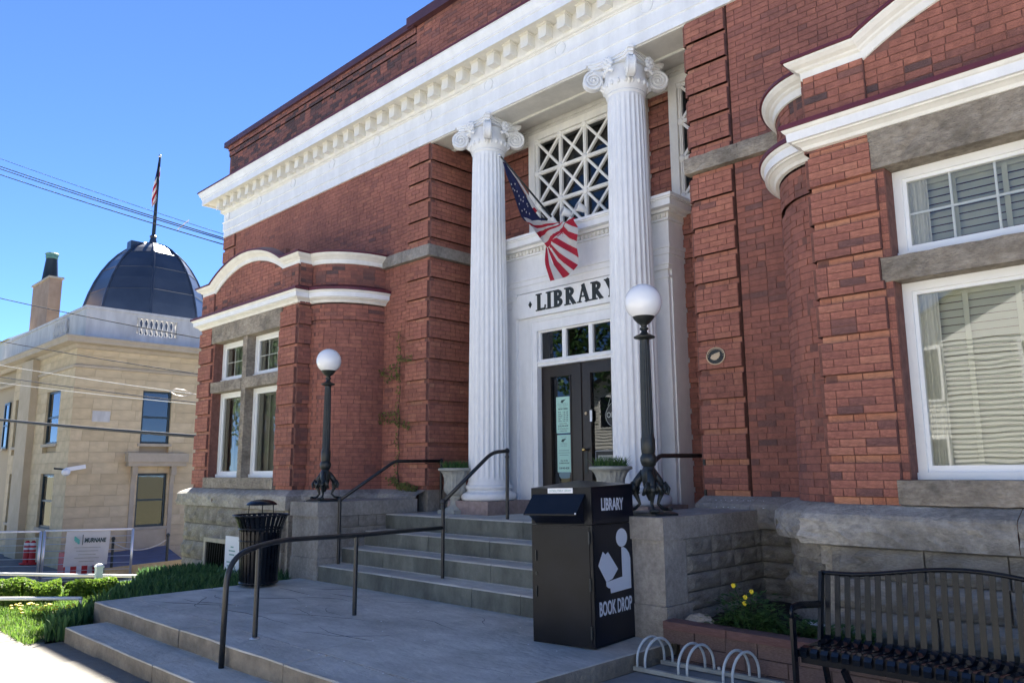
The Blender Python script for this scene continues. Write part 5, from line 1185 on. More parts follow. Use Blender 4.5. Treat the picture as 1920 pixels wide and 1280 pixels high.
for t, zc in ((nA, 2.77), (nB, 2.20)):
    mb = MB(); cx_ = DX - .35; mb.faces([(cx_ - .05, .8212, zc - .02), (cx_ - .01, .8212, zc - .032), (cx_ + .02, .8212, zc - .002), (cx_ + .055, .8212, zc + .022), (cx_ + .0, .8212, zc + .014), (cx_ - .03, .8212, zc + .012)], [tuple(range(6))]); mb.build('bird_mark', 'ink', t)
OP = thing('open_sign', (DX + .38, .80, 2.45), 'dark round OPEN sign hanging inside the right door glass', 'sign'); mb = MB(); n = 24
pts = [(DX + .60 + .145 * cos(2 * pi * k / n) * (1 - .25 * max(0, sin(2 * pi * k / n))), 2.52 + .165 * sin(2 * pi * k / n)) for k in range(n)]
mb.faces([(p_[0], .787, p_[1]) for p_ in pts] + [(p_[0], .795, p_[1]) for p_ in pts], [tuple(range(n))] + [(i, n + i, n + (i + 1) % n, (i + 1) % n) for i in range(n)]); mb.build('board', 'plaque_black', OP)
mb = MB(); mb.tube([(p_[0], .786, p_[1]) for p_ in pts + pts[:1]], .005, 5, caps=False); mb.build('rim', 'rack_rail', OP); mb = MB(); mb.tube([(DX + .50, .790, 2.64), (DX + .60, .790, 2.90), (DX + .70, .790, 2.64)], .004, 5); mb.build('cord', 'rack_rail', OP)
text_mesh('OPEN', .105, .0004, 'lettering', 'rack_rail', OP, (DX + .60, .7862, 2.48), (1, 0, 0), (0, 0, 1), align='CENTER', bold=.002, sx=.95)
PS_ = thing('push_plate_sign', (DX + .40, .80, 1.95), 'small framed dark sign low on the right door glass', 'sign'); mb = MB(); mb.box(DX + .235, DX + .60, .815, .822, 1.83, 2.04); mb.build('board', 'plaque_black', PS_)
mb = MB(); mb.tube([(DX + .245, .813, 1.84), (DX + .245, .813, 2.03), (DX + .59, .813, 2.03), (DX + .59, .813, 1.84), (DX + .245, .813, 1.84)], .004, 4); mb.build('border', 'paper', PS_); mb = MB(); mb.box(DX + .285, DX + .57, .8125, .8149, 1.885, 1.97); mb.build('label_strip', 'rack_rail', PS_)
text_mesh('TOWN', .07, .0004, 'lettering', 'ink', PS_, (DX + .42, .812, 1.90), (1, 0, 0), (0, 0, 1), align='CENTER', sx=.9)
mb = MB(); mb.box(DX + .175, DX + .215, .785, .79, 2.44, 2.60); mb.build('door_sticker', 'paper', label='small white sticker on the right door stile', cat='sticker')
# spotlights on the surround cornice
for k, (xx, lab) in enumerate(((-7.08, 'white spotlight on the cornice nearest the flag pole base'), (-6.80, 'white spotlight on the cornice right of the flag'))):
    t = thing('spotlight', (xx, .55, 5.34), lab, 'spotlight', 'spotlights on the door cornice'); mb = MB(); mb.tube([(xx, .6, 5.34), (xx, .6, 5.40), (xx, .55, 5.45)], .016, 8); mb.build('bracket', 'vinyl', t)
    mb = MB(); d = Vector((-.35, -.75, .25)).normalized(); c = Vector((xx, .53, 5.46)); mb.tube([c - d * .05, c - d * .02, c + d * .04, c + d * .09, c + d * .10], [.03, .05, .058, .072, .070], 18); mb.build('housing', 'vinyl', t, smooth=True, auto=40)
    mb = MB(); mb.tube([c + d * .088, c + d * .1005], .060, 18); mb.build('lens', 'galv', t)
# flag on the slanted pole
FL = thing('entrance_flag', (-7.28, .50, 5.34), 'furled stars and stripes flag on a slanted pole above the door', 'flag')
tip = Vector((-7.30, -.64, 6.07)); base = Vector((-7.27, .52, 5.33)); mb = MB(); mb.tube([base, tip], [.016, .012], 10); mb.build('pole', 'iron', FL, smooth=True)
mb = MB(); mb.ball(tip, .024, 10); mb.build('finial', 'galv', FL, smooth=True); mb = MB(); mb.tube([base + Vector((0, .06, -.06)), base + (tip - base) * .12], .028, 10); mb.build('socket', 'vinyl', FL)
def fpt(u, v, d=0.):  # place of a photographed point of the cloth on the hanging plane, pushed d towards the street side
    q = onX(u, v, -7.30)
    if q.y > .22: q = onY(u, v, .22 + .06 * (q.y - .22)); return q + Vector((0, -d, 0))
    return q + Vector((d, 0, 0))
def cloth(rows, name, material, amp=.02, ph=0., nt=9, ns=6):
    """rows: list of (left point, right point) in photo pixels from top to bottom; folds ripple across."""
    mb = MB(); pts = []
    for i in range((len(rows) - 1) * ns + 1):
        q = min(i // ns, len(rows) - 2); f_ = i / ns - q; (a, b_), (c, d) = rows[q], rows[q + 1]
        l_ = (a[0] + (c[0] - a[0]) * f_, a[1] + (c[1] - a[1]) * f_); r_ = (b_[0] + (d[0] - b_[0]) * f_, b_[1] + (d[1] - b_[1]) * f_)
        for j in range(nt):
            w = j / (nt - 1); pts.append(fpt(l_[0] + (r_[0] - l_[0]) * w, l_[1] + (r_[1] - l_[1]) * w, amp * sin(2.4 * w * pi + ph + i * .12)))
    m_ = (len(rows) - 1) * ns; off = Vector((-.006, .002, 0))
    mb.faces(pts + [p_ + off for p_ in pts], [(i * nt + j, (i + 1) * nt + j, (i + 1) * nt + j + 1, i * nt + j + 1) for i in range(m_) for j in range(nt - 1)] + [(len(pts) + i * nt + j, len(pts) + i * nt + j + 1, len(pts) + (i + 1) * nt + j + 1, len(pts) + (i + 1) * nt + j) for i in range(m_) for j in range(nt - 1)])
    return mb.build(name, material, FL, smooth=True)
F_ = lambda u, v: (900 + u / 3.88, 270 + v / 3.88)
cloth([(F_(165, 130), F_(178, 140)), (F_(195, 240), F_(255, 255)), (F_(235, 350), F_(330, 380)), (F_(270, 460), F_(385, 470)), (F_(303, 535), F_(440, 535)), (F_(330, 560), F_(480, 552))], 'canton', 'flag_blue', .016)
for u, v in ((216, 298), (243, 296), (240, 342), (272, 382), (305, 392), (302, 420), (274, 440), (336, 456), (312, 480), (294, 490), (348, 512), (228, 330), (258, 350), (285, 410), (325, 500), (330, 440)):
    mb = MB(); c = fpt(*F_(u, v), .028); rr = .021; P_ = [Vector((.004, cos(pi / 2 + pi * k / 5) * (rr if k % 2 == 0 else rr * .42) * .75, sin(pi / 2 + pi * k / 5) * (rr if k % 2 == 0 else rr * .42))) for k in range(10)]
    mb.faces([c] + [c + p_ for p_ in P_], [(0, 1 + k, 1 + (k + 1) % 10) for k in range(10)]); mb.build('star', 'flag_white', FL)
cloth([(F_(180, 145), F_(190, 150)), (F_(262, 250), F_(282, 262)), (F_(335, 370), F_(372, 400)), (F_(352, 420), F_(425, 480)), (F_(405, 480), F_(470, 540))], 'hoist_edge', 'flag_white', .006, 1.)
cloth([(F_(372, 470), F_(395, 462)), (F_(400, 508), F_(418, 485))], 'stripe', 'flag_red', .004, 1.2)
STR = [('flag_white', [(305, 538), (400, 560), (490, 562), (572, 566)], [(330, 572), (390, 590), (470, 588), (540, 575)]),
       ('flag_red', [(330, 572), (390, 590), (470, 588), (540, 575)], [(362, 600), (420, 612), (490, 606), (600, 560)]),
       ('flag_white', [(362, 600), (420, 612), (490, 606), (560, 585)], [(400, 650), (440, 632), (500, 620), (580, 580)]),
       ('flag_red', [(400, 650), (440, 632), (510, 615), (600, 570)], [(432, 685), (470, 655), (530, 625), (620, 565)]),
       ('flag_white', [(432, 685), (480, 650), (540, 620), (620, 565)], [(468, 722), (510, 690), (570, 640), (625, 560)]),
       ('flag_red', [(468, 722), (510, 690), (575, 630), (680, 532)], [(490, 752), (528, 715), (590, 640), (690, 540)])]
LOW = [('flag_red', [(675, 540), (690, 570), (710, 600)], [(620, 590), (670, 600), (712, 612)]),
       ('flag_white', [(640, 580), (680, 600), (715, 610)], [(620, 600), (660, 640), (720, 662)]),
       ('flag_red', [(620, 600), (660, 640), (720, 662)], [(570, 672), (650, 690), (720, 712)]),
       ('flag_white', [(600, 640), (655, 685), (720, 712)], [(568, 685), (640, 730), (720, 765)]),
       ('flag_red', [(568, 685), (640, 730), (720, 765)], [(530, 710), (620, 770), (718, 825)]),
       ('flag_white', [(530, 710), (620, 765), (718, 825)], [(525, 730), (600, 800), (712, 880)]),
       ('flag_red', [(520, 728), (600, 800), (714, 880)], [(505, 745), (575, 830), (695, 925)]),
       ('flag_white', [(515, 750), (575, 830), (697, 922)], [(530, 800), (580, 880), (665, 950)]),
       ('flag_red', [(500, 748), (560, 850), (668, 948)], [(495, 760), (545, 880), (605, 975)]),
       ('flag_white', [(495, 758), (530, 860), (608, 975)], [(490, 760), (515, 900), (562, 995)]),
       ('flag_red', [(490, 752), (520, 880), (562, 995)], [(485, 755), (495, 880), (520, 998)])]
for k, (m_, A, Bc) in enumerate(STR + LOW):
    mb = MB(); n = 12
    def crv(P_, u):
        s_ = u * (len(P_) - 1); q = min(int(s_), len(P_) - 2); f_ = s_ - q; return (P_[q][0] + (P_[q + 1][0] - P_[q][0]) * f_, P_[q][1] + (P_[q + 1][1] - P_[q][1]) * f_)
    pts = []
    for i in range(n + 1):
        for j in range(5):
            a = crv(A, i / n); b_ = crv(Bc, i / n); u, v = a[0] + (b_[0] - a[0]) * j / 4, a[1] + (b_[1] - a[1]) * j / 4; U, V = F_(u, v)
            pts.append(fpt(U, V, .012 + .001 * k + .028 * sin((U - V * .55) * .16)))
    off = Vector((-.005, 0, 0)); mb.faces(pts + [p_ + off for p_ in pts], [(i * 5 + j, i * 5 + j + 1, (i + 1) * 5 + j + 1, (i + 1) * 5 + j) for i in range(n) for j in range(4)] + [(65 + i * 5 + j, 65 + (i + 1) * 5 + j, 65 + (i + 1) * 5 + j + 1, 65 + i * 5 + j + 1) for i in range(n) for j in range(4)]); mb.build('stripe', m_, FL, smooth=True)
# ------------------------------------------------------------------ climbing vine on the brick beside the left pier
VN = thing('climbing_vine', (-10.35, -.06, 1.48), 'sparse climbing vine on the brick beside the left pier', 'vine'); r_ = random.Random(12); mb = MB(); lf = MB(); top = 4.2
main = [(-10.28 + .02 * sin(k * 1.3), -.045, 1.40 + (top - 1.40) * k / 26) for k in range(27)]
for k in range(27): pass
for k in range(26): mb.tube([main[k], main[k + 1]], .008 * (1 - k / 40), 5)
branches = []
for (zc, sg, L) in ((3.45, -1, .5), (3.30, -1, .35), (2.72, -1, .55), (2.60, -1, .5), (2.55, 1, .3), (3.6, 1, .35), (1.9, -1, .35), (1.62, -1, .25), (1.55, 1, .5), (4.0, 1, .2), (4.05, -1, .45), (2.2, -1, .45)):
    p_ = Vector((-10.28, -.048, zc)); pts = [p_]
    for q in range(8): p_ = p_ + Vector((sg * L / 8, 0, r_.uniform(-.03, .025))); pts.append(p_)
    mb.tube(pts, [.005 * (1 - q / 12) for q in range(9)], 4); branches.append((pts, zc))
for pts, zc in branches:
    if 2.4 < zc < 3.7 or zc < 1.7:
        for p_ in pts:
            for q in range(5 if zc != 1.55 else 22):
                c = p_ + Vector((r_.uniform(-.04, .04), -.02 - r_.random() * .03, r_.uniform(-.05, .06))); a = r_.uniform(0, 2 * pi); s_ = r_.uniform(.012, .030); d = Vector((cos(a), r_.uniform(-.5, .2), sin(a))) * s_; e = Vector((-sin(a), r_.uniform(-.5, .5), cos(a))) * s_ * .7
                lf.faces([c - d, c - e, c + d, c + e], [(0, 1, 2, 3)], 0, r_.random())
for p_ in main[3:25]:
    for q in range(6): c = Vector(p_) + Vector((r_.uniform(-.06, .05), -.02 - r_.random() * .03, r_.uniform(-.05, .06))); a = r_.uniform(0, 2 * pi); s_ = r_.uniform(.012, .028); d = Vector((cos(a), r_.uniform(-.5, .2), sin(a))) * s_; e = Vector((-sin(a), .2, cos(a))) * s_ * .7; lf.faces([c - d, c - e, c + d, c + e], [(0, 1, 2, 3)], 0, r_.random())
mb.build('stem', 'stem', VN); lf.build('leaves', 'vine', VN)
# ------------------------------------------------------------------ planting: iris bed, lawn, hedge
BEDL = [(-9.62, -5.15), (-9.62, -4.95), (-10.05, -4.5), (-10.05, -1.6), (-11.6, -1.55), (-14.6, -1.65), (-14.6, -2.3), (-12.2, -3.35), (-11.0, -4.15), (-10.15, -5.0)]
def inside(p, poly):
    c = False; j = len(poly) - 1
    for i in range(len(poly)):
        if (poly[i][1] > p[1]) != (poly[j][1] > p[1]) and p[0] < (poly[j][0] - poly[i][0]) * (p[1] - poly[i][1]) / (poly[j][1] - poly[i][1]) + poly[i][0]: c = not c
        j = i
    return c
r_ = random.Random(21); mb = MB(); cnt = 0
def blade(mb, b, a2, h, lean, w, t):
    d = Vector((cos(a2), sin(a2), 0)); s_ = Vector((-sin(a2), cos(a2), 0)) * w; p1 = b + d * lean * .25 + Vector((0, 0, h * .45)); p2 = b + d * lean * .65 + Vector((0, 0, h * .82)); p3 = b + d * lean + Vector((0, 0, h * (1.0 - .1 * lean / h)))
    mb.faces([b - s_ * .6, b + s_ * .6, p1 + s_, p1 - s_, p2 + s_ * .75, p2 - s_ * .75, p3], [(0, 1, 2, 3), (3, 2, 4, 5), (5, 4, 6)], 0, t)
while cnt < 7000:
    p = (r_.uniform(-14.9, -9.6), r_.uniform(-5.3, -1.5))
    if not inside(p, BEDL): continue
    if p[0] > -10.0 and p[1] > -4.98 and p[0] > -9.62: continue
    if p[0] > -10.04 and p[1] > -4.56: continue
    if p[0] > -9.6 : continue
    cnt += 1; h = r_.uniform(.20, .38) * (1 if p[1] > -4.3 else .8) * (1 if p[0] > -11.5 else .8); blade(mb, Vector((p[0], p[1], terrain(*p) - .01)), r_.uniform(0, 2 * pi), h, h * r_.uniform(.05, .5), r_.uniform(.010, .020), min(1, max(0, r_.gauss(.5, .25))))
props(mb.build('iris_leaves', 'leaf'), 'dense bed of upright dark green leaves beside the landing', 'plants', kind='stuff')
mb = MB(); n = len(BEDL); mb.faces([(p[0], p[1], terrain(*p) - .012) for p in BEDL], [tuple(range(n))]); mb.build('bed_soil', 'soil', kind='structure')
r_ = random.Random(22); mb = MB(); cnt = 0
LAWN = [(-9.6, -5.33), (-10.3, -4.7), (-12.0, -3.3), (-14.4, -2.4), (-16, -3.0), (-16.5, -5.33)]
while cnt < 26000:
    p = (r_.uniform(-16.5, -9.6), r_.uniform(-5.33, -2.4))
    if not inside(p, LAWN) or inside(p, BEDL): continue
    cnt += 1; h = r_.uniform(.04, .10); blade(mb, Vector((p[0], p[1], terrain(*p) - .012)), r_.uniform(0, 2 * pi), h, h * r_.uniform(.1, .8), r_.uniform(.003, .006), min(1, max(0, r_.gauss(.5, .25))))
props(mb.build('lawn_grass', 'grass'), 'bright lawn grass at the left edge beside the sidewalk', 'grass', kind='stuff')
mb = MB(); n = len(LAWN); mb.faces([(p[0], p[1], terrain(*p) - .02) for p in LAWN], [tuple(range(n))]); mb.build('lawn_base', 'earth', kind='structure')
mb = MB()
for k in range(60):
    p = onZ(r_.uniform(10, 140), r_.uniform(1135, 1160), .05)
    if p.x > -11.2: continue
    for j in range(6): a = 2 * pi * j / 6; mb.ball((p.x + .010 * cos(a), p.y + .010 * sin(a), terrain(p.x, p.y) + .09), (.012, .012, .008), 5)
props(mb.build('dandelions', 'yellow'), 'small yellow dandelions dotted over the sunlit lawn', 'flowers', kind='stuff')
def hedge(name, pts, w, h, n, seed, label):
    r_ = random.Random(seed); mb = MB(); P = Path(pts); t = thing(name, (pts[0][0], pts[0][1], terrain(*pts[0])), label, 'hedge', 'low clipped hedges beyond the lawn')
    for k in range(n):
        s_ = r_.uniform(0, P.L); q, nn = P.at(s_); a = r_.uniform(0, pi); rad = 1 - .3 * r_.random() ** 2; lump = 1 + .14 * sin(s_ * 5) + .08 * sin(s_ * 13)
        c = Vector((q.x + nn.x * w * cos(a) * rad, q.y + nn.y * w * cos(a) * rad, terrain(q.x, q.y) + .03 + h * lump * rad * sin(a) ** .6)); d = Vector((r_.uniform(-1, 1), r_.uniform(-1, 1), r_.uniform(-.2, 1))).normalized() * r_.uniform(.015, .035); e = d.cross(Vector((r_.uniform(-1, 1), r_.uniform(-1, 1), r_.uniform(-1, 1)))).normalized() * .014
        mb.faces([c - d, c - e, c + d, c + e], [(0, 1, 2, 3)], 0, min(1, max(0, r_.gauss(.5, .25))))
    mb.build('foliage', 'hedge_leaf', t); st = MB()
    for k in range(14): q, nn = P.at(P.L * (k + .5) / 14); st.tube([(q.x, q.y, terrain(q.x, q.y) - .05), (q.x + .03, q.y, terrain(q.x, q.y) + h * .6)], .012, 5)
    st.build('stems', 'stem', t)
def zt(u, v, z=0.): p = onZ(u, v, z); return (p.x, p.y)
hedge('low_hedge', [zt(-60, 1140), zt(40, 1134), zt(110, 1128)], .28, .30, 9000, 31, 'sunlit yellow-green hedge along the far edge of the lawn'); hedge('low_hedge', [zt(125, 1124), zt(215, 1114)], .16, .20, 3000, 32, 'short low hedge running up to the white post')
# white post and pipe rails
wp = onZ(182, 1114, 0.); t = thing('white_post', (wp.x, wp.y, -.05), 'short square white post with cap beside the iris bed', 'post'); hgt = onX(182, 1060, wp.x).z
mb = MB(); mb.box(wp.x - .045, wp.x + .045, wp.y - .045, wp.y + .045, -.1, hgt - .03); mb.build('shaft', 'white_pipe', t); mb = MB(); mb.lathe([(.075, 0), (.08, .02), (.05, .05), (.01, .06)], (wp.x, wp.y, hgt - .03), 4, rot=pi / 4); mb.build('cap', 'white_pipe', t)
a, b_ = onZ(-80, 1074, -.30), onZ(352, 1081, -.30); t = thing('pipe_rail', ((a.x + b_.x) / 2, (a.y + b_.y) / 2, -.9), 'long white pipe rail crossing behind the white post', 'railing'); mb = MB(); mb.tube([a, b_], .030, 8); mb.build('rail', 'white_pipe', t, smooth=True)
for u in (.12, .93): q = a + (b_ - a) * u; mb = MB(); mb.tube([(q.x, q.y, terrain(q.x, q.y) - .1), q], .025, 8); mb.build('post', 'white_pipe', t)
a, b_ = onZ(-80, 1122, .22), onZ(153, 1121, .22); t = thing('pipe_rail', ((a.x + b_.x) / 2, (a.y + b_.y) / 2, 0), 'lower white pipe rail in front of the hedge', 'railing'); mb = MB(); mb.tube([a, b_], .022, 8); mb.build('rail', 'white_pipe', t, smooth=True); mb = MB(); mb.tube([(b_.x - .1, b_.y, -.05), b_ + Vector((-.02, 0, 0))], .02, 8); mb.build('post', 'white_pipe', t)
# board sign by the basement window
c0, c1 = onY(424, 1008, -1.75), onY(441, 1062, -1.75); t = thing('garden_sign', (c0.x, -1.75, 0), 'white paper sign on a stake below the left bay window', 'sign'); mb = MB(); x0, x1 = c0.x, c0.x + .50
mb.box(x0, x1, -1.76, -1.75, .02, .74); mb.build('board', 'paper', t); mb = MB(); mb.box(x0 + .22, x0 + .26, -1.749, -1.72, -.2, .5); mb.build('stake', 'wood_sign', t)
for z_, L in ((.56, .10), (.50, .22), (.44, .18), (.32, .34), (.26, .30), (.20, .34), (.12, .16)):
    mb = MB(); mb.box((x0 + x1) / 2 - L / 2, (x0 + x1) / 2 + L / 2, -1.7615, -1.7602, z_, z_ + .022); mb.build('faded_line', 'ink_pale', t)
# ------------------------------------------------------------------ sandstone neighbour
KS = 2.0; GZ = -2.0
SXF = CAM.x - 17.85 * KS              # plane of the face that looks along the street (+X)
cor = onX(136, 760, SXF); SYF = cor.y
SB = thing('sandstone_building', (SXF - 5, SYF + 5, GZ), 'tan sandstone building with dark ribbed dome and stone balustrade', 'building')
def fX(u, v): p = onX(u, v, SXF); return p.y, p.z
def fY(u, v): p = onY(u, v, SYF); return p.x, p.z
zc_top = fX(140, 650)[1]; YE = SYF + 13
mb = MB(); 
def wallX(x, y0, y1, z0, z1, holes, hb=.45):   # blocks on the +X face with openings
    rr = random.Random(77); z = z0; r = 0
    while z < z1 - .05:
        h = min(hb, z1 - z); y = y0 - (0 if r % 2 else .35)
        while y < y1:
            w = rr.uniform(.75, 1.15); a, b = max(y, y0), min(y + w, y1); segs = [(a, b)]
            for (hy0, hy1, hz0, hz1) in holes:
                if z + h > hz0 + .02 and z < hz1 - .02:
                    n_ = []
                    for s_, e_ in segs:
                        if hy1 <= s_ or hy0 >= e_: n_.append((s_, e_))
                        else:
                            if hy0 > s_ + .03: n_.append((s_, hy0))
                            if hy1 < e_ - .03: n_.append((hy1, e_))
                    segs = n_
            for s_, e_ in segs:
                if e_ - s_ > .04: put_block(ASHLAR, 'ashlar_block', SB, (x - .10, (s_ + e_) / 2, z + h / 2), (e_ - s_ - .006, .2, h - .006), pi / 2)
            y += w
        z += h; r += 1
def wallY(y, x0, x1, z0, z1, holes, hb=.45):
    rr = random.Random(78); z = z0; r = 0
    while z < z1 - .05:
        h = min(hb, z1 - z); x = x1 + (0 if r % 2 else .35)
        while x > x0:
            w = rr.uniform(.75, 1.15); a, b = max(x - w, x0), min(x, x1); segs = [(a, b)]
            for (hx0, hx1, hz0, hz1) in holes:
                if z + h > hz0 + .02 and z < hz1 - .02:
                    n_ = []
                    for s_, e_ in segs:
                        if hx1 <= s_ or hx0 >= e_: n_.append((s_, e_))
                        else:
                            if hx0 > s_ + .03: n_.append((s_, hx0))
                            if hx1 < e_ - .03: n_.append((hx1, e_))
                    segs = n_
            for s_, e_ in segs:
                if e_ - s_ > .04: put_block(ASHLAR, 'ashlar_block', SB, ((s_ + e_) / 2, y + .10, z + h / 2), (e_ - s_ - .006, .2, h - .006), 0)
            x -= w
        z += h; r += 1
u0, uz0 = fX(262, 831); u1, uz1 = fX(323, 735); l0, lz0 = fX(251, 988); l1, lz1 = fX(314, 887)
HX = [(u0, u1, uz0, uz1), (l0, l1, lz0, lz1)]
wallX(SXF, SYF, SYF + 6.6, GZ - .3, zc_top, HX)
XW = SXF - 14
wins = []
for (a, b_, c, d) in ((80, 114, 832, 735), (22, 40, 838, 752), (68, 102, 980, 882), (10, 30, 972, 884)):
    xa, za = fY(a, c); xb, zb = fY(b_, d); wins.append([xa, xb, za, zb])
zu0, zu1 = uz0, uz1; zl0, zl1 = lz0, lz1
HY = [(w_[0], w_[1], zu0, zu1) if i < 2 else (w_[0], w_[1], zl0, zl1) for i, w_ in enumerate(wins)]
HY += [(HY[1][0] - 2.6, HY[1][1] - 2.6, zu0, zu1)]
wallY(SYF, SXF - 9.5, SXF, GZ - .3, zc_top, HY)
mb.box(XW, SXF - .19, SYF + .19, YE, GZ - .3, zc_top + .1); mb.build('core', 'sand_joint', SB)
def swin(kind, p0, p1, z0, z1):
    f = MB(); g_ = MB(); d = .16; t_ = .09
    if kind == 'X':
        x = SXF - d
        for (a, b_, c, e) in ((p0, p0 + t_, z0, z1), (p1 - t_, p1, z0, z1), (p0 + t_, p1 - t_, z0, z0 + t_), (p0 + t_, p1 - t_, z1 - t_, z1), (p0 + t_, p1 - t_, (z0 + z1) / 2 - .04, (z0 + z1) / 2 + .04)): f.box(x - .02, x + .06, a, b_, c, e)
        w = f.build('window', 'dark_frame', SB); g_.quadv([(x + .02, p0 + t_, z0 + t_), (x + .02, p1 - t_, z0 + t_), (x + .02, p1 - t_, z1 - t_), (x + .02, p0 + t_, z1 - t_)]); g_.build('pane', 'pane', w)
        s_ = MB(); s_.box(SXF - .1, SXF + .06, p0 - .1, p1 + .1, z0 - .12, z0); s_.build('sill', 'sand_trim', SB)
        q = MB(); q.box(x - .019, x - .012, p0, p1, z0, z1); q.build('shade', 'interior', w)
    else:
        y = SYF + d
        for (a, b_, c, e) in ((p0, p0 + t_, z0, z1), (p1 - t_, p1, z0, z1), (p0 + t_, p1 - t_, z0, z0 + t_), (p0 + t_, p1 - t_, z1 - t_, z1), (p0 + t_, p1 - t_, (z0 + z1) / 2 - .04, (z0 + z1) / 2 + .04)): f.box(a, b_, y - .06, y + .02, c, e)
        w = f.build('window', 'dark_frame', SB); g_.quadv([(p0 + t_, y - .02, z0 + t_), (p1 - t_, y - .02, z0 + t_), (p1 - t_, y - .02, z1 - t_), (p0 + t_, y - .02, z1 - t_)]); g_.build('pane', 'pane', w)
        s_ = MB(); s_.box(p0 - .1, p1 + .1, SYF - .06, SYF + .1, z0 - .12, z0); s_.build('sill', 'sand_trim', SB); q = MB(); q.box(p0, p1, y + .012, y + .019, z0, z1); q.build('shade', 'interior', w)
for h_ in HX: swin('X', *h_)
for h_ in HY: swin('Y', *h_)
# hood over the lower window, brackets and jambs
hy0, hz0 = fX(233, 871); hy1, hz1 = fX(347, 857)
mb = MB(); mb.box(SXF - .05, SXF + .42, hy0, hy1, hz0 + .12, hz1 + .16); mb.box(SXF - .05, SXF + .34, hy0 + .06, hy1 - .06, hz0 - .06, hz0 + .12); mb.build('window_hood', 'sand_trim', SB)
for yy in (l0 - .30, l1 + .08):
    mb = MB(); mb.box(SXF - .02, SXF + .24, yy, yy + .22, hz0 - .45, hz0 - .06); mb.box(SXF - .02, SXF + .12, yy + .02, yy + .20, hz0 - .75, hz0 - .45); mb.build('hood_bracket', 'sand_trim', SB)
    mb = MB(); mb.box(SXF - .02, SXF + .05, yy + .02, yy + .20, GZ, hz0 - .75); mb.build('window_jamb', 'sand_trim', SB)
mb = MB(); mb.box(SXF - .05, SXF + .04, l0 - .06, l1 + .06, lz0 - 1.1, lz0 - .13); mb.build('apron_panel', 'sand_plain', SB)
ry0, rz0 = fX(172, 790); ry1, rz1 = fX(207, 771); mb = MB(); mb.box(SXF - .05, SXF + .012, ry0, ry1, rz0, rz1); mb.build('relief_panel', 'pale_stone', SB)
# pilaster on the left front
pa, _ = fY(47, 800); pb, _ = fY(66, 800); mb = MB(); mb.box(pa - .25, pb - .1, SYF - .30, SYF + .02, GZ, zc_top); mb.build('pilaster', 'sand_plain', SB)
# string course and cornice
zs_ = fX(142, 683)[1]
mb = MB(); mb.sweep([(XW, SYF), (SXF, SYF), (SXF, YE)], [(0, zs_ - .12), (.06, zs_ - .1), (.10, zs_), (.0, zs_ + .03)]); mb.build('string_course', 'sand_trim', SB)
cz = zc_top
mb = MB(); mb.sweep([(XW, SYF), (SXF, SYF), (SXF, YE)], [(0, cz - .05), (.10, cz), (.14, cz + .12), (.52, cz + .16), (.55, cz + .30), (.60, cz + .36), (.60, cz + .42), (0, cz + .50)]); mb.build('cornice', 'sand_trim', SB)
mb = MB(); mb.box(XW, SXF, SYF, YE, cz + .40, cz + .52); mb.build('roof', 'pale_stone', SB)
# parapet with balusters on the +X side
py0 = fX(158, 600)[0]; zt0 = fX(155, 613)[1]; ztop = fX(160, 557)[1]
xp = SXF - .22; zb_ = cz + .5; zt_ = zb_ + (ztop - zt0) * .98; yb0 = fX(262, 590)[0]; yb1 = fX(337, 600)[0]; PYs = SYF + .3
mb = MB(); mb.box(xp - .3, xp, PYs, yb0, zb_, zt_); mb.box(xp - .3, xp, yb1, YE, zb_, zt_); mb.box(xp - .3, xp, yb0, yb1, zb_, zb_ + .36); mb.box(xp - .3, xp, yb0, yb1, zt_ - .16, zt_); mb.box(xp - .35, xp + .05, PYs - .05, YE, zt_, zt_ + .12)
mb.box(XW, xp - .3, PYs, PYs + .3, zb_, zt_); mb.box(XW, xp - .35, PYs - .05, PYs + .35, zt_, zt_ + .12); mb.build('parapet', 'pale_stone', SB)
nbal = 8; bal = MB(); bh = zt_ - .16 - zb_ - .36; bal.lathe([(.09, 0), (.09, .06 * bh), (.05, .1 * bh), (.10, .35 * bh), (.055, .62 * bh), (.045, .78 * bh), (.08, .9 * bh), (.08, bh)], (xp - .14, yb0 + (yb1 - yb0) * .5 / nbal, zb_ + .36), 10); b0 = bal.build('baluster', 'pale_stone', SB, smooth=True, auto=50)
for k in range(1, nbal): c = b0.copy(); COL.objects.link(c); c.location.y = (yb1 - yb0) * k / nbal
# balusters in front of the left parapet
for k in range(6): c = b0.copy(); COL.objects.link(c); c.location.x = -2.2 - k * .32; c.location.y = PYs - .12 - (yb0 + (yb1 - yb0) * .5 / nbal)
# dome
DXc = SXF - 8.0; q0 = onX(163, 562, DXc); q1 = onX(391, 548, DXc); qc = onX(281, 560, DXc); dr = 116 * ((Vector((DXc, (q0.y + q1.y) / 2, 8)) - CAM).dot(FWD)) / FPX; dzb = cz + .6; ztopd = onX(290, 459, DXc - 0).z
dcy = (q0.y + q1.y) / 2 - .1; dm = MB(); prof = []
Hd = ztopd - dzb - .5
prof = [(dr, 0), (dr, .5)] + [(dr * cos(pi / 2 * k / 12), .5 + Hd * sin(pi / 2 * k / 12)) for k in range(1, 12)] + [(.12, .5 + Hd)]
dm.lathe(prof, (DXc, dcy, dzb), 8, rot=R(28)); dome = dm.build('dome', 'dome_metal', SB)
for k in range(8):
    a = R(28) + k * pi / 4; mb = MB(); mb.tube([(DXc + r_ * 1.005 * cos(a), dcy + r_ * 1.005 * sin(a), dzb + z_) for r_, z_ in prof], .06, 5); mb.build('rib', 'dome_metal', dome)
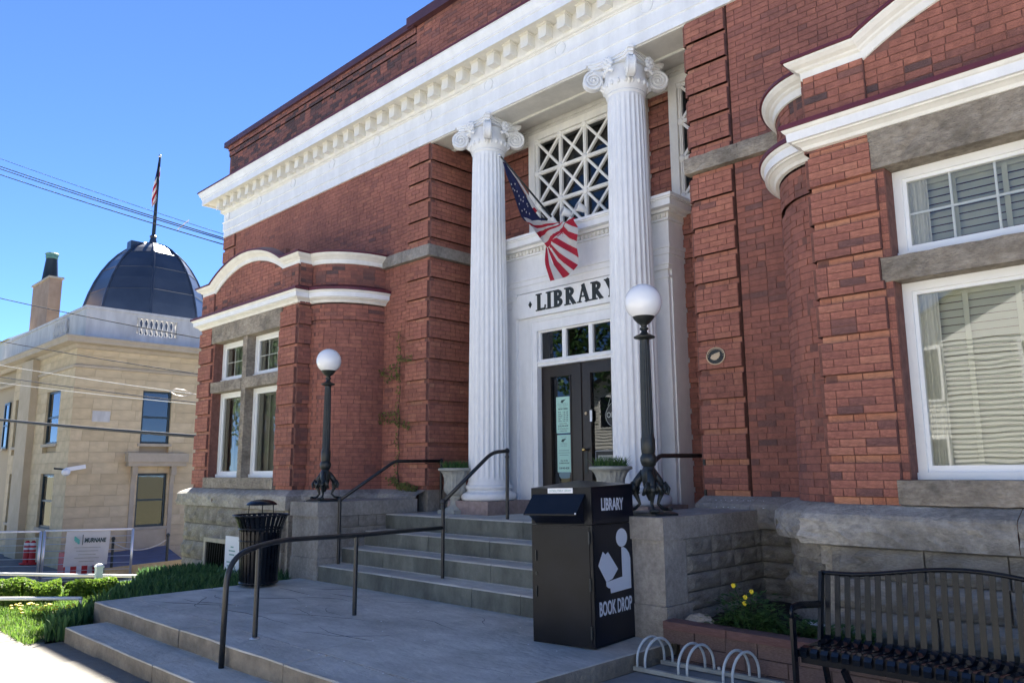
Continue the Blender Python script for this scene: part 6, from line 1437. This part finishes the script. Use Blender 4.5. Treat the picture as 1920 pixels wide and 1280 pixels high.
for q in (3, 5, 7, 9):
    r__, z__ = prof[q]; mb = MB(); mb.tube([(DXc + r__ * 1.002 * cos(R(28) + k * pi / 4), dcy + r__ * 1.002 * sin(R(28) + k * pi / 4), dzb + z__) for k in range(9)], .025, 4, caps=False); mb.build('seam', 'dome_metal', dome)
mb = MB(); mb.lathe([(.34, 0), (.22, .10), (.15, .4), (.21, .5), (.10, .6)], (DXc, dcy, ztopd - .05), 10); mb.build('finial', 'dome_metal', dome); hz = onX(254, 456, DXc)
mb = MB(); mb.box(DXc - .2, DXc + .4, hz.y - .36, hz.y + .32, hz.z - .5, hz.z + .02); mb.build('hatch', 'dome_metal', dome)
# chimney
ccx = onY(86, 600, SYF + 1.2); cy_ = SYF + 1.2; xa = onY(62, 560, cy_).x; xb = onY(92, 560, cy_).x; zt2 = onY(85, 527, cy_).z
mb = MB(); mb.box(xa, xb, cy_ - .05, cy_ + .55, cz, zt2); ch = mb.build('chimney', 'chimney_stone', SB)
mb = MB(); mb.box(xa - .08, xb + .08, cy_ - .12, cy_ + .62, zt2, zt2 + .10); mb.build('chimney_cap', 'sand_trim', ch); zp = onY(88, 484, cy_ + .3).z
mb = MB(); mb.lathe([(.42, 0), (.40, .05), (.28, zp - zt2 - .3), (.30, zp - zt2 - .2)], ((xa + xb) / 2, cy_ + .35, zt2 + .1), 14); mb.build('flue', 'iron', ch, smooth=True, auto=40); mb = MB(); mb.lathe([(.28, 0), (.31, .05), (.31, .2), (.36, .26), (.30, .32)], ((xa + xb) / 2, cy_ + .35, zp - .2), 14); mb.build('flue_collar', 'copper', ch)
# flagpole and flag on the dome
pt0 = Vector((DXc, dcy, ztopd + .3)); ptt = onX(300, 293, DXc); FP = thing('dome_flagpole', tuple(pt0), 'thin flagpole with a limp striped flag on top of the dark dome', 'flagpole'); mb = MB(); mb.tube([pt0, Vector((DXc, ptt.y, ptt.z))], [.11, .06], 8); mb.build('pole', 'iron', FP); mb = MB(); mb.ball((DXc, ptt.y, ptt.z), .10, 8); mb.build('ball', 'galv', FP)
fpl = [((299, 300), (298, 318)), ((298, 318), (290, 345))]
def fd(u, v, d): q = onX(u, v, DXc); return q + Vector((d, 0, 0))
fr = [(300, 298, 297, 303), (299, 312, 294, 318), (298.5, 330, 290, 342), (298, 345, 287, 362), (297, 365, 285.5, 385), (296.5, 372, 284.5, 391)]
def fr_at(u, w):
    q = u * (len(fr) - 1); i = min(int(q), len(fr) - 2); f_ = q - i; a, b_ = fr[i], fr[i + 1]; e = [a[k] + (b_[k] - a[k]) * f_ for k in range(4)]; return fd(e[0] + (e[2] - e[0]) * w, e[1] + (e[3] - e[1]) * w, .12 * sin(w * 8 + u * 5))
for k in range(10):
    mb = MB(); u0_, u1_ = k / 10, (k + 1) / 10; pts = [fr_at(min(1, max(0, u + (w - .5) * .16)), w) for u in (u0_, u1_) for w in (0, .25, .5, .75, 1)]
    mb.faces(pts + [p_ + Vector((-.02, 0, 0)) for p_ in pts], [(j, 5 + j, 6 + j, j + 1) for j in range(4)] + [(10 + j, 11 + j, 16 + j, 15 + j) for j in range(4)]); mb.build('flag_cloth', 'flag_blue' if k < 3 else ('flag_red', 'flag_white')[k % 2], FP)
# security camera on the corner
sy, sz = fX(140, 877); t = thing('security_camera', (SXF + .2, sy, sz), 'white security camera on the corner of the sandstone wall', 'security camera'); a = onX(124, 880, SXF + .3); b_ = onX(160, 874, SXF + .3)
mb = MB(); mb.beam(a, b_, .12, .16); mb.build('arm', 'vinyl', t); mb = MB(); mb.ball(a + Vector((0, 0, -.1)), (.17, .17, .16), 12); mb.build('camera_dome', 'paper', t, smooth=True); mb = MB(); mb.tube([a + Vector((-.5, -.3, .05)), a], .04, 6); mb.build('bracket', 'iron', t)
# white roofed shed beyond, far left
q = onY(10, 640, SYF + 16); t = thing('white_roofed_house', (q.x, SYF + 16, GZ), 'distant building with pale roof at the left edge', 'building'); zr = onY(10, 602, SYF + 16).z
mb = MB(); mb.box(q.x - 12, q.x + 2.2, SYF + 16, SYF + 26, GZ, q.z + .3); mb.build('wall', 'pale_stone', t); mb = MB(); mb.faces([(q.x - 12, SYF + 15.6, q.z), (q.x + 2.6, SYF + 15.6, q.z), (q.x + 2.6, SYF + 21, zr), (q.x - 12, SYF + 21, zr), (q.x + 2.6, SYF + 26, q.z), (q.x - 12, SYF + 26, q.z)], [(0, 1, 2, 3), (3, 2, 4, 5), (1, 4, 2), (0, 3, 5)]); mb.build('roof', 'white_pipe', t)
# ------------------------------------------------------------------ construction fence and clutter on the lower yard
def atg(u, v): p = onZ(u, v, GZ); return p
def fence(pA, pB, zA, zB, label, banner=False):
    a, b_ = Vector(pA), Vector(pB); t = thing('fence_panel', tuple((a + b_) / 2), label, 'fence panel', 'temporary construction fence panels'); ta, tb = Vector((a.x, a.y, zA)), Vector((b_.x, b_.y, zB)); lo = Vector((0, 0, .12))
    mb = MB(); mb.tube([a, ta], .045, 8); mb.build('upright', 'galv', t, smooth=True); mb = MB(); mb.tube([b_, tb], .045, 8); mb.build('upright', 'galv', t, smooth=True)
    for w in (0, 1): p0, p1 = (ta, tb) if w else (a + lo, b_ + lo); mb = MB(); mb.tube([p0, p1], .035, 8); mb.build('frame_bar', 'white_pipe', t, smooth=True)
    for k in range(1, 7): u = k / 7; mb = MB(); mb.tube([a + lo + (ta - a - lo) * u, b_ + lo + (tb - b_ - lo) * u], .012, 5); mb.build('wire', 'galv', t)
    for q in (a, b_): mb = MB(); mb.box(q.x - .3, q.x + .3, q.y - .12, q.y + .12, q.z - .02, q.z + .08); mb.build('foot', 'rack_rail', t)
    return t
f0 = atg(-120, 1097); f1 = atg(68, 1093); f2 = atg(76, 1091); f3 = atg(243, 1084)
h1 = onX(84, 995, f2.x).z; h3 = onX(248, 991, f3.x).z
fence(f0, f1, h1, h1, 'left panel of the temporary fence, running off at the left edge'); FP2 = fence(f2, f3, h1, h3, 'right panel of the temporary fence, hung with a white banner')
ta = Vector((f2.x, f2.y, h1)); tb = Vector((f3.x, f3.y, h3)); ba = ta + (tb - ta) * .25; bb = ta + (tb - ta) * .745; BNR = thing('banner', tuple((ba + bb) / 2 + Vector((.06, 0, -1))), 'white contractor banner hanging on the temporary fence', 'banner'); d = bb - ba
mb = MB(); nx, nz = 16, 10; hB = 1.22; nn = Vector((d.y, -d.x, 0)).normalized(); pts = []; r_ = random.Random(8)
for j in range(nz + 1):
    for i in range(nx + 1): u, w = i / nx, j / nz; pts.append(ba + d * (u * (1 + .0 * w) - .03 * w) + Vector((0, 0, -.04 - hB * w + .05 * w * u)) + nn * (.06 + .03 * sin(u * 9 + w * 6) * w + .015 * sin(w * 17 + u * 4)))
mb.faces(pts, [(j * (nx + 1) + i, (j + 1) * (nx + 1) + i, (j + 1) * (nx + 1) + i + 1, j * (nx + 1) + i + 1) for j in range(nz) for i in range(nx)]); mb.build('cloth', 'banner', BNR, smooth=True)
dn = d.normalized(); fz = ba + nn * .105
text_mesh('MURNANE', .21, .002, 'lettering', 'ink', BNR, fz + d * .42 + Vector((0, 0, -.42)), dn, (0, 0, 1), bold=.008, sx=.68, shear=.15)
for k, L in enumerate((.75, .62, .5, .7, .45)): mb = MB(); o = fz + d * (.5 - L * .4) + Vector((0, 0, -.60 - k * .12)); mb.beam(o, o + d * L * .8, .004, .022); mb.build('small_print', 'rack_rail', BNR)
mb = MB(); o = fz + d * .38 + Vector((0, 0, -.15)); mb.beam(o, o + Vector((0, 0, -.36)), .02, .012, up=(1, 0, 0)); mb.build('divider', 'ink', BNR); mb = MB()
for k in range(5): o = fz + d * (.20 + .025 * k) + Vector((0, 0, -.20 - .03 * k)); mb.beam(o, o + Vector((0, 0, -.16 - .02 * (k % 2))), .035, .012, up=(1, 0, 0))
mb.build('emblem', 'teal', BNR)
for k, (u, lab) in enumerate(((48, 'left red traffic delineator post behind the fence'), (59, 'right red traffic delineator post behind the fence'))):
    p = onZ(u, 1057, GZ); t = thing('delineator_post', tuple(p), lab, 'traffic post', 'red delineator posts'); hh = onX(u, 1013, p.x).z - p.z
    mb = MB(); mb.lathe([(.26, 0), (.26, .06), (.13, .08), (.12, hh - .1), (.05, hh)], p, 12); mb.build('tube', 'red', t, smooth=True, auto=40)
    for w in (.62, .82): mb = MB(); mb.lathe([(.128, 0), (.128, hh * .09)], p + Vector((0, 0, hh * w)), 12); mb.build('reflective_band', 'paper', t)
p = onZ(140, 1078, GZ); t = thing('traffic_barrel', tuple(p), 'red and white barrier crate standing below the banner', 'barrier'); mb = MB(); mb.box(p.x - .35, p.x + .35, p.y - .5, p.y + .7, p.z, p.z + .85); mb.build('body', 'red', t)
for k in range(3): mb = MB(); mb.box(p.x + .35, p.x + .365, p.y - .45 + k * .38, p.y - .28 + k * .38, p.z + .05, p.z + .8); mb.build('stripe', 'paper', t)
# timber-edged blue ramp with rope posts
a = onZ(196, 1083, GZ); b_ = onX(345, 1078, a.x + 1.6); L_ = Vector((a.x, a.y, GZ)); e_ = onZ(345, 1077, GZ)
t = thing('timber_ramp', tuple(L_), 'timber-edged ramp with blue covering beside the sandstone wall', 'ramp'); mb = MB(); z0 = onX(196, 1065, L_.x).z; z1 = onX(342, 1048, e_.x).z
mb.hexa([(L_.x, L_.y, GZ), (e_.x, e_.y, GZ), (e_.x, e_.y, z1), (L_.x, L_.y, z0), (L_.x - .12, L_.y, GZ), (e_.x - .12, e_.y, GZ), (e_.x - .12, e_.y, z1), (L_.x - .12, L_.y, z0)]); mb.build('edge_board', 'lumber', t)
mb = MB(); mb.faces([(L_.x - .12, L_.y, z0 - .03), (e_.x - .12, e_.y, z1 - .03), (SXF + .1, e_.y + 1.5, z1 + .05), (SXF + .1, L_.y - .4, z0 + .05)], [(0, 1, 2, 3)]); mb.build('blue_deck', 'tarp', t)
mb = MB(); k1 = onX(287, 1062, e_.x + .0)
posts = []
for (u, v0, v1, lab) in ((208, 1062, 1012, 'left black rope post at the edge of the blue ramp'), (311, 1050, 1005, 'right black rope post at the edge of the blue ramp')):
    f_ = (u - 196) / (345 - 196); q = L_ + (Vector((e_.x, e_.y, GZ)) - L_) * f_; zb2 = z0 + (z1 - z0) * f_; ht = onX(u, v1, q.x).z; t = thing('rope_post', (q.x - .06, q.y, zb2), lab, 'post', 'black rope posts on the ramp'); mb = MB(); mb.tube([(q.x - .06, q.y, zb2 - .1), (q.x - .06, q.y, ht)], .05, 8); mb.build('shaft', 'iron', t); mb = MB(); mb.ball((q.x - .06, q.y, ht + .04), .075, 8); mb.build('knob', 'iron', t); posts.append(Vector((q.x - .06, q.y, ht - .1)))
mb = MB(); a, b_ = posts; mb.tube([a + (b_ - a) * u - Vector((0, 0, 1.3 * u * (1 - u))) for u in [k / 12 for k in range(13)]], .02, 6); mb.build('rope', 'wire_pale', label='pale rope sagging between the two black posts', cat='rope', smooth=True)
r_ = random.Random(14)
for k, (u, v, L, m_, lab) in enumerate(((120, 1095, 2.4, 'lumber', 'loose timber plank lying by the fence foot'), (150, 1094, 1.6, 'stem', 'dark brown board lying on the yard below the banner'), (215, 1098, 2.2, 'white_pipe', 'white sheet of board lying beyond the iris bed'), (250, 1099, 1.5, 'paper', 'pale board lying at the end of the fence'))):
    p = onZ(u, v, GZ); mb = MB(); a = r_.uniform(-.5, .5) + pi / 2; d = Vector((cos(a), sin(a), 0)); mb.obox(p + Vector((0, 0, .06 + .02 * k)), d * L / 2, Vector((-d.y, d.x, 0)) * .22, Vector((0, 0, .03))); mb.build('loose_board', m_, label=lab, cat='board', group='boards lying in the yard')
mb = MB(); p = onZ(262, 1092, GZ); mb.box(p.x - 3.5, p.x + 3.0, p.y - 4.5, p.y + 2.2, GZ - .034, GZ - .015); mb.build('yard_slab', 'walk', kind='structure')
# ------------------------------------------------------------------ overhead wires
def wire(u0, v0, u1, v1, r, m_, label, sag=.0, xa=-30., xb=-17.35):
    a = onX(u0, v0, xa); b_ = onX(u1, v1, xb); mb = MB(); n = 24
    mb.tube([a + (b_ - a) * (k / n) - Vector((0, 0, sag * 4 * (k / n) * (1 - k / n))) for k in range(n + 1)], r, 6); mb.build('overhead_wire', m_, label=label, cat='wire', group='overhead service wires', smooth=True)
wire(-80, 268, 421, 440, 0.0083, 'wire', 'thin topmost overhead wire crossing the sky', .05)
wire(-80, 284, 421, 447, 0.015, 'wire', 'second overhead wire from the top crossing the sky', .05); wire(-80, 289, 421, 450, 0.015, 'wire', 'third overhead wire from the top crossing the sky', .05); wire(-80, 300, 421, 459, 0.015, 'wire', 'lowest of the overhead wires crossing the open sky', .05)
wire(-60, 545, 392, 637, 0.015, 'wire', 'wire passing across the stone balustrade', .05); wire(-60, 628, 392, 704, 0.0128, 'wire', 'wire passing just below the sandstone cornice', .04)
wire(-60, 674, 392, 742, 0.0097, 'wire_pale', 'pale wire ending in a drip loop near the brick bay', .04); wire(-60, 697, 392, 757, 0.0135, 'wire', 'dark wire above the sandstone upper windows', .04); wire(-60, 709, 392, 760, 0.0097, 'wire_pale', 'pale wire across the sandstone upper windows', .04); wire(-80, 778, 392, 819, 0.045, 'wire', 'thick black cable crossing the sandstone upper windows', .04)
a = [onX(u, v, -17.6) for u, v in ((318, 734), (330, 729), (345, 731), (362, 738), (345, 743), (330, 741), (318, 734))]; mb = MB(); mb.tube(a, .012, 5); mb.build('drip_loop', 'wire_pale', label='pale loop of slack wire beside the brick bay', cat='wire', group='overhead service wires', smooth=True)
sp_ = onX(343, 422, -19.0); mb = MB(); mb.beam(sp_ + Vector((0, -.12, -.14)), sp_ + Vector((0, .14, .16)), .02, .05, up=(1, 0, 0)); mb.build('wire_spacer', 'wire_pale', label='pale spacer clip holding the upper wires together', cat='wire fitting')

# ------------------------------------------------------------------ the other side of the street, behind the camera (seen in the window glass)
mat('clapboard', (.74, .74, .71), .6, var=.05, scale=2); mat('shingle', (.10, .10, .11), .9, var=.3, scale=6)
def house(x0, x1, y1, h, rh, label):
    t = thing('clapboard_house', ((x0 + x1) / 2, y1 - 5, 0), label, 'house', 'houses across the street'); xm = (x0 + x1) / 2; y0 = y1 - 9
    mb = MB(); mb.box(x0, x1, y0, y1, 0, h); mb.faces([(x0, y1, h), (x1, y1, h), (xm, y1, h + rh), (x0, y0, h), (x1, y0, h), (xm, y0, h + rh)], [(1, 0, 2), (3, 4, 5)]); z = .3
    mb.build('wall', 'clapboard', t)
    mb = MB()
    while z < h: mb.box(x0 + .02, x1 - .02, y1, y1 + .03, z, z + .02); z += .18
    mb.build('board_edges', 'rack_rail', t, kind='stuff')
    mb = MB(); mb.faces([(x0 - .4, y1 + .5, h - .25), (xm, y1 + .5, h + rh + .1), (xm, y0 - .5, h + rh + .1), (x0 - .4, y0 - .5, h - .25), (x1 + .4, y1 + .5, h - .25), (x1 + .4, y0 - .5, h - .25)], [(0, 1, 2, 3), (1, 4, 5, 2)]); mb.build('roof', 'shingle', t)
    for zz in (1.0, 4.2):
        for k in range(4):
            xx = x0 + (x1 - x0) * (k + .5) / 4; mb = MB(); mb.box(xx - .6, xx + .6, y1, y1 + .06, zz - .1, zz + 1.9); w = mb.build('window', 'vinyl', t); mb = MB(); mb.box(xx - .48, xx + .48, y1 + .06, y1 + .07, zz, zz + 1.8); mb.build('pane', 'gloss_black', w)
house(-11, 3.5, -25, 6.4, 3.6, 'white clapboard house across the street mirrored in the right bay window'); house(-30, -16, -27, 6.4, 3.2, 'second white clapboard house farther left across the street'); house(9, 22, -25, 6.4, 3.4, 'third white clapboard house farther right across the street')
mb = MB(); mb.box(-80, 60, -21.5, -18.2, -.03, .1); mb.build('far_sidewalk', 'walk_bounce', kind='structure')
def street_tree(x, y, h, r, seed, label):
    t = thing('street_tree', (x, y, 0), label, 'tree', 'trees across the street'); r_ = random.Random(seed); mb = MB(); mb.tube([(x, y, -.1), (x + .1, y, h * .3), (x, y + .1, h * .6), (x, y, h * .85)], [.3, .22, .14, .05], 8)
    for k in range(9): a = r_.uniform(0, 2 * pi); z = h * r_.uniform(.35, .7); mb.tube([(x, y, z), (x + r * .5 * cos(a), y + r * .5 * sin(a), z + r * .5), (x + r * .85 * cos(a), y + r * .85 * sin(a), z + r * .7)], [.09, .05, .02], 5)
    mb.build('trunk', 'stem', t); lf = MB()
    for k in range(3500):
        a, b_ = r_.uniform(0, 2 * pi), math.acos(r_.uniform(-1, 1)); q = r * r_.random() ** .4 * (1 + .25 * sin(a * 3 + b_ * 4)); c = Vector((x + q * sin(b_) * cos(a), y + q * sin(b_) * sin(a), h * .66 + q * .95 * cos(b_))); d = Vector((r_.uniform(-1, 1), r_.uniform(-1, 1), r_.uniform(-1, 1))).normalized() * .16; e = d.cross(Vector((r_.uniform(-1, 1), r_.uniform(-1, 1), 1))).normalized() * .10; lf.faces([c - d, c - e, c + d, c + e], [(0, 1, 2, 3)], 0, r_.random())
    lf.build('crown', 'leaf', t)
for k, (x, y, h, r, lab) in enumerate(((-40, -16.9, 12, 4.2, 'leafy tree far left across the street'), (-50, -16.8, 13, 5.0, 'leafy tree farthest left across the street'), (-31, -10.7, 11, 4.2, 'leafy street tree on the library side, out of view to the left'), (-24.5, -19.6, 13, 4.2, 'tall leafy tree across the street mirrored in the door glass'), (-13.5, -19.2, 7, 2.0, 'young tree beside the middle clapboard house'))): street_tree(x, y, h, r, 60 + k, lab)

r_ = random.Random(91)
mb = MB()
for k in range(46):
    q = r_.random()
    if q < .5: p = Vector((r_.uniform(-4.6, .2), -.12 if r_.random() < .3 else -1.36, 0)); p.z = 1.441 if p.y > -.5 else 1.432; p.x = p.x if p.y < -.5 else r_.uniform(-4.6, -3.9)
    else: p = Vector((r_.uniform(-9.5, -4.2), r_.uniform(-4.4, -2.0), .314))
    mb.ball(p, (r_.uniform(.004, .011), r_.uniform(.004, .009), .0025), 6)
props(mb.build('bird_droppings', 'paper'), 'scattered small white bird droppings on ledges and landing', 'droppings', kind='stuff')
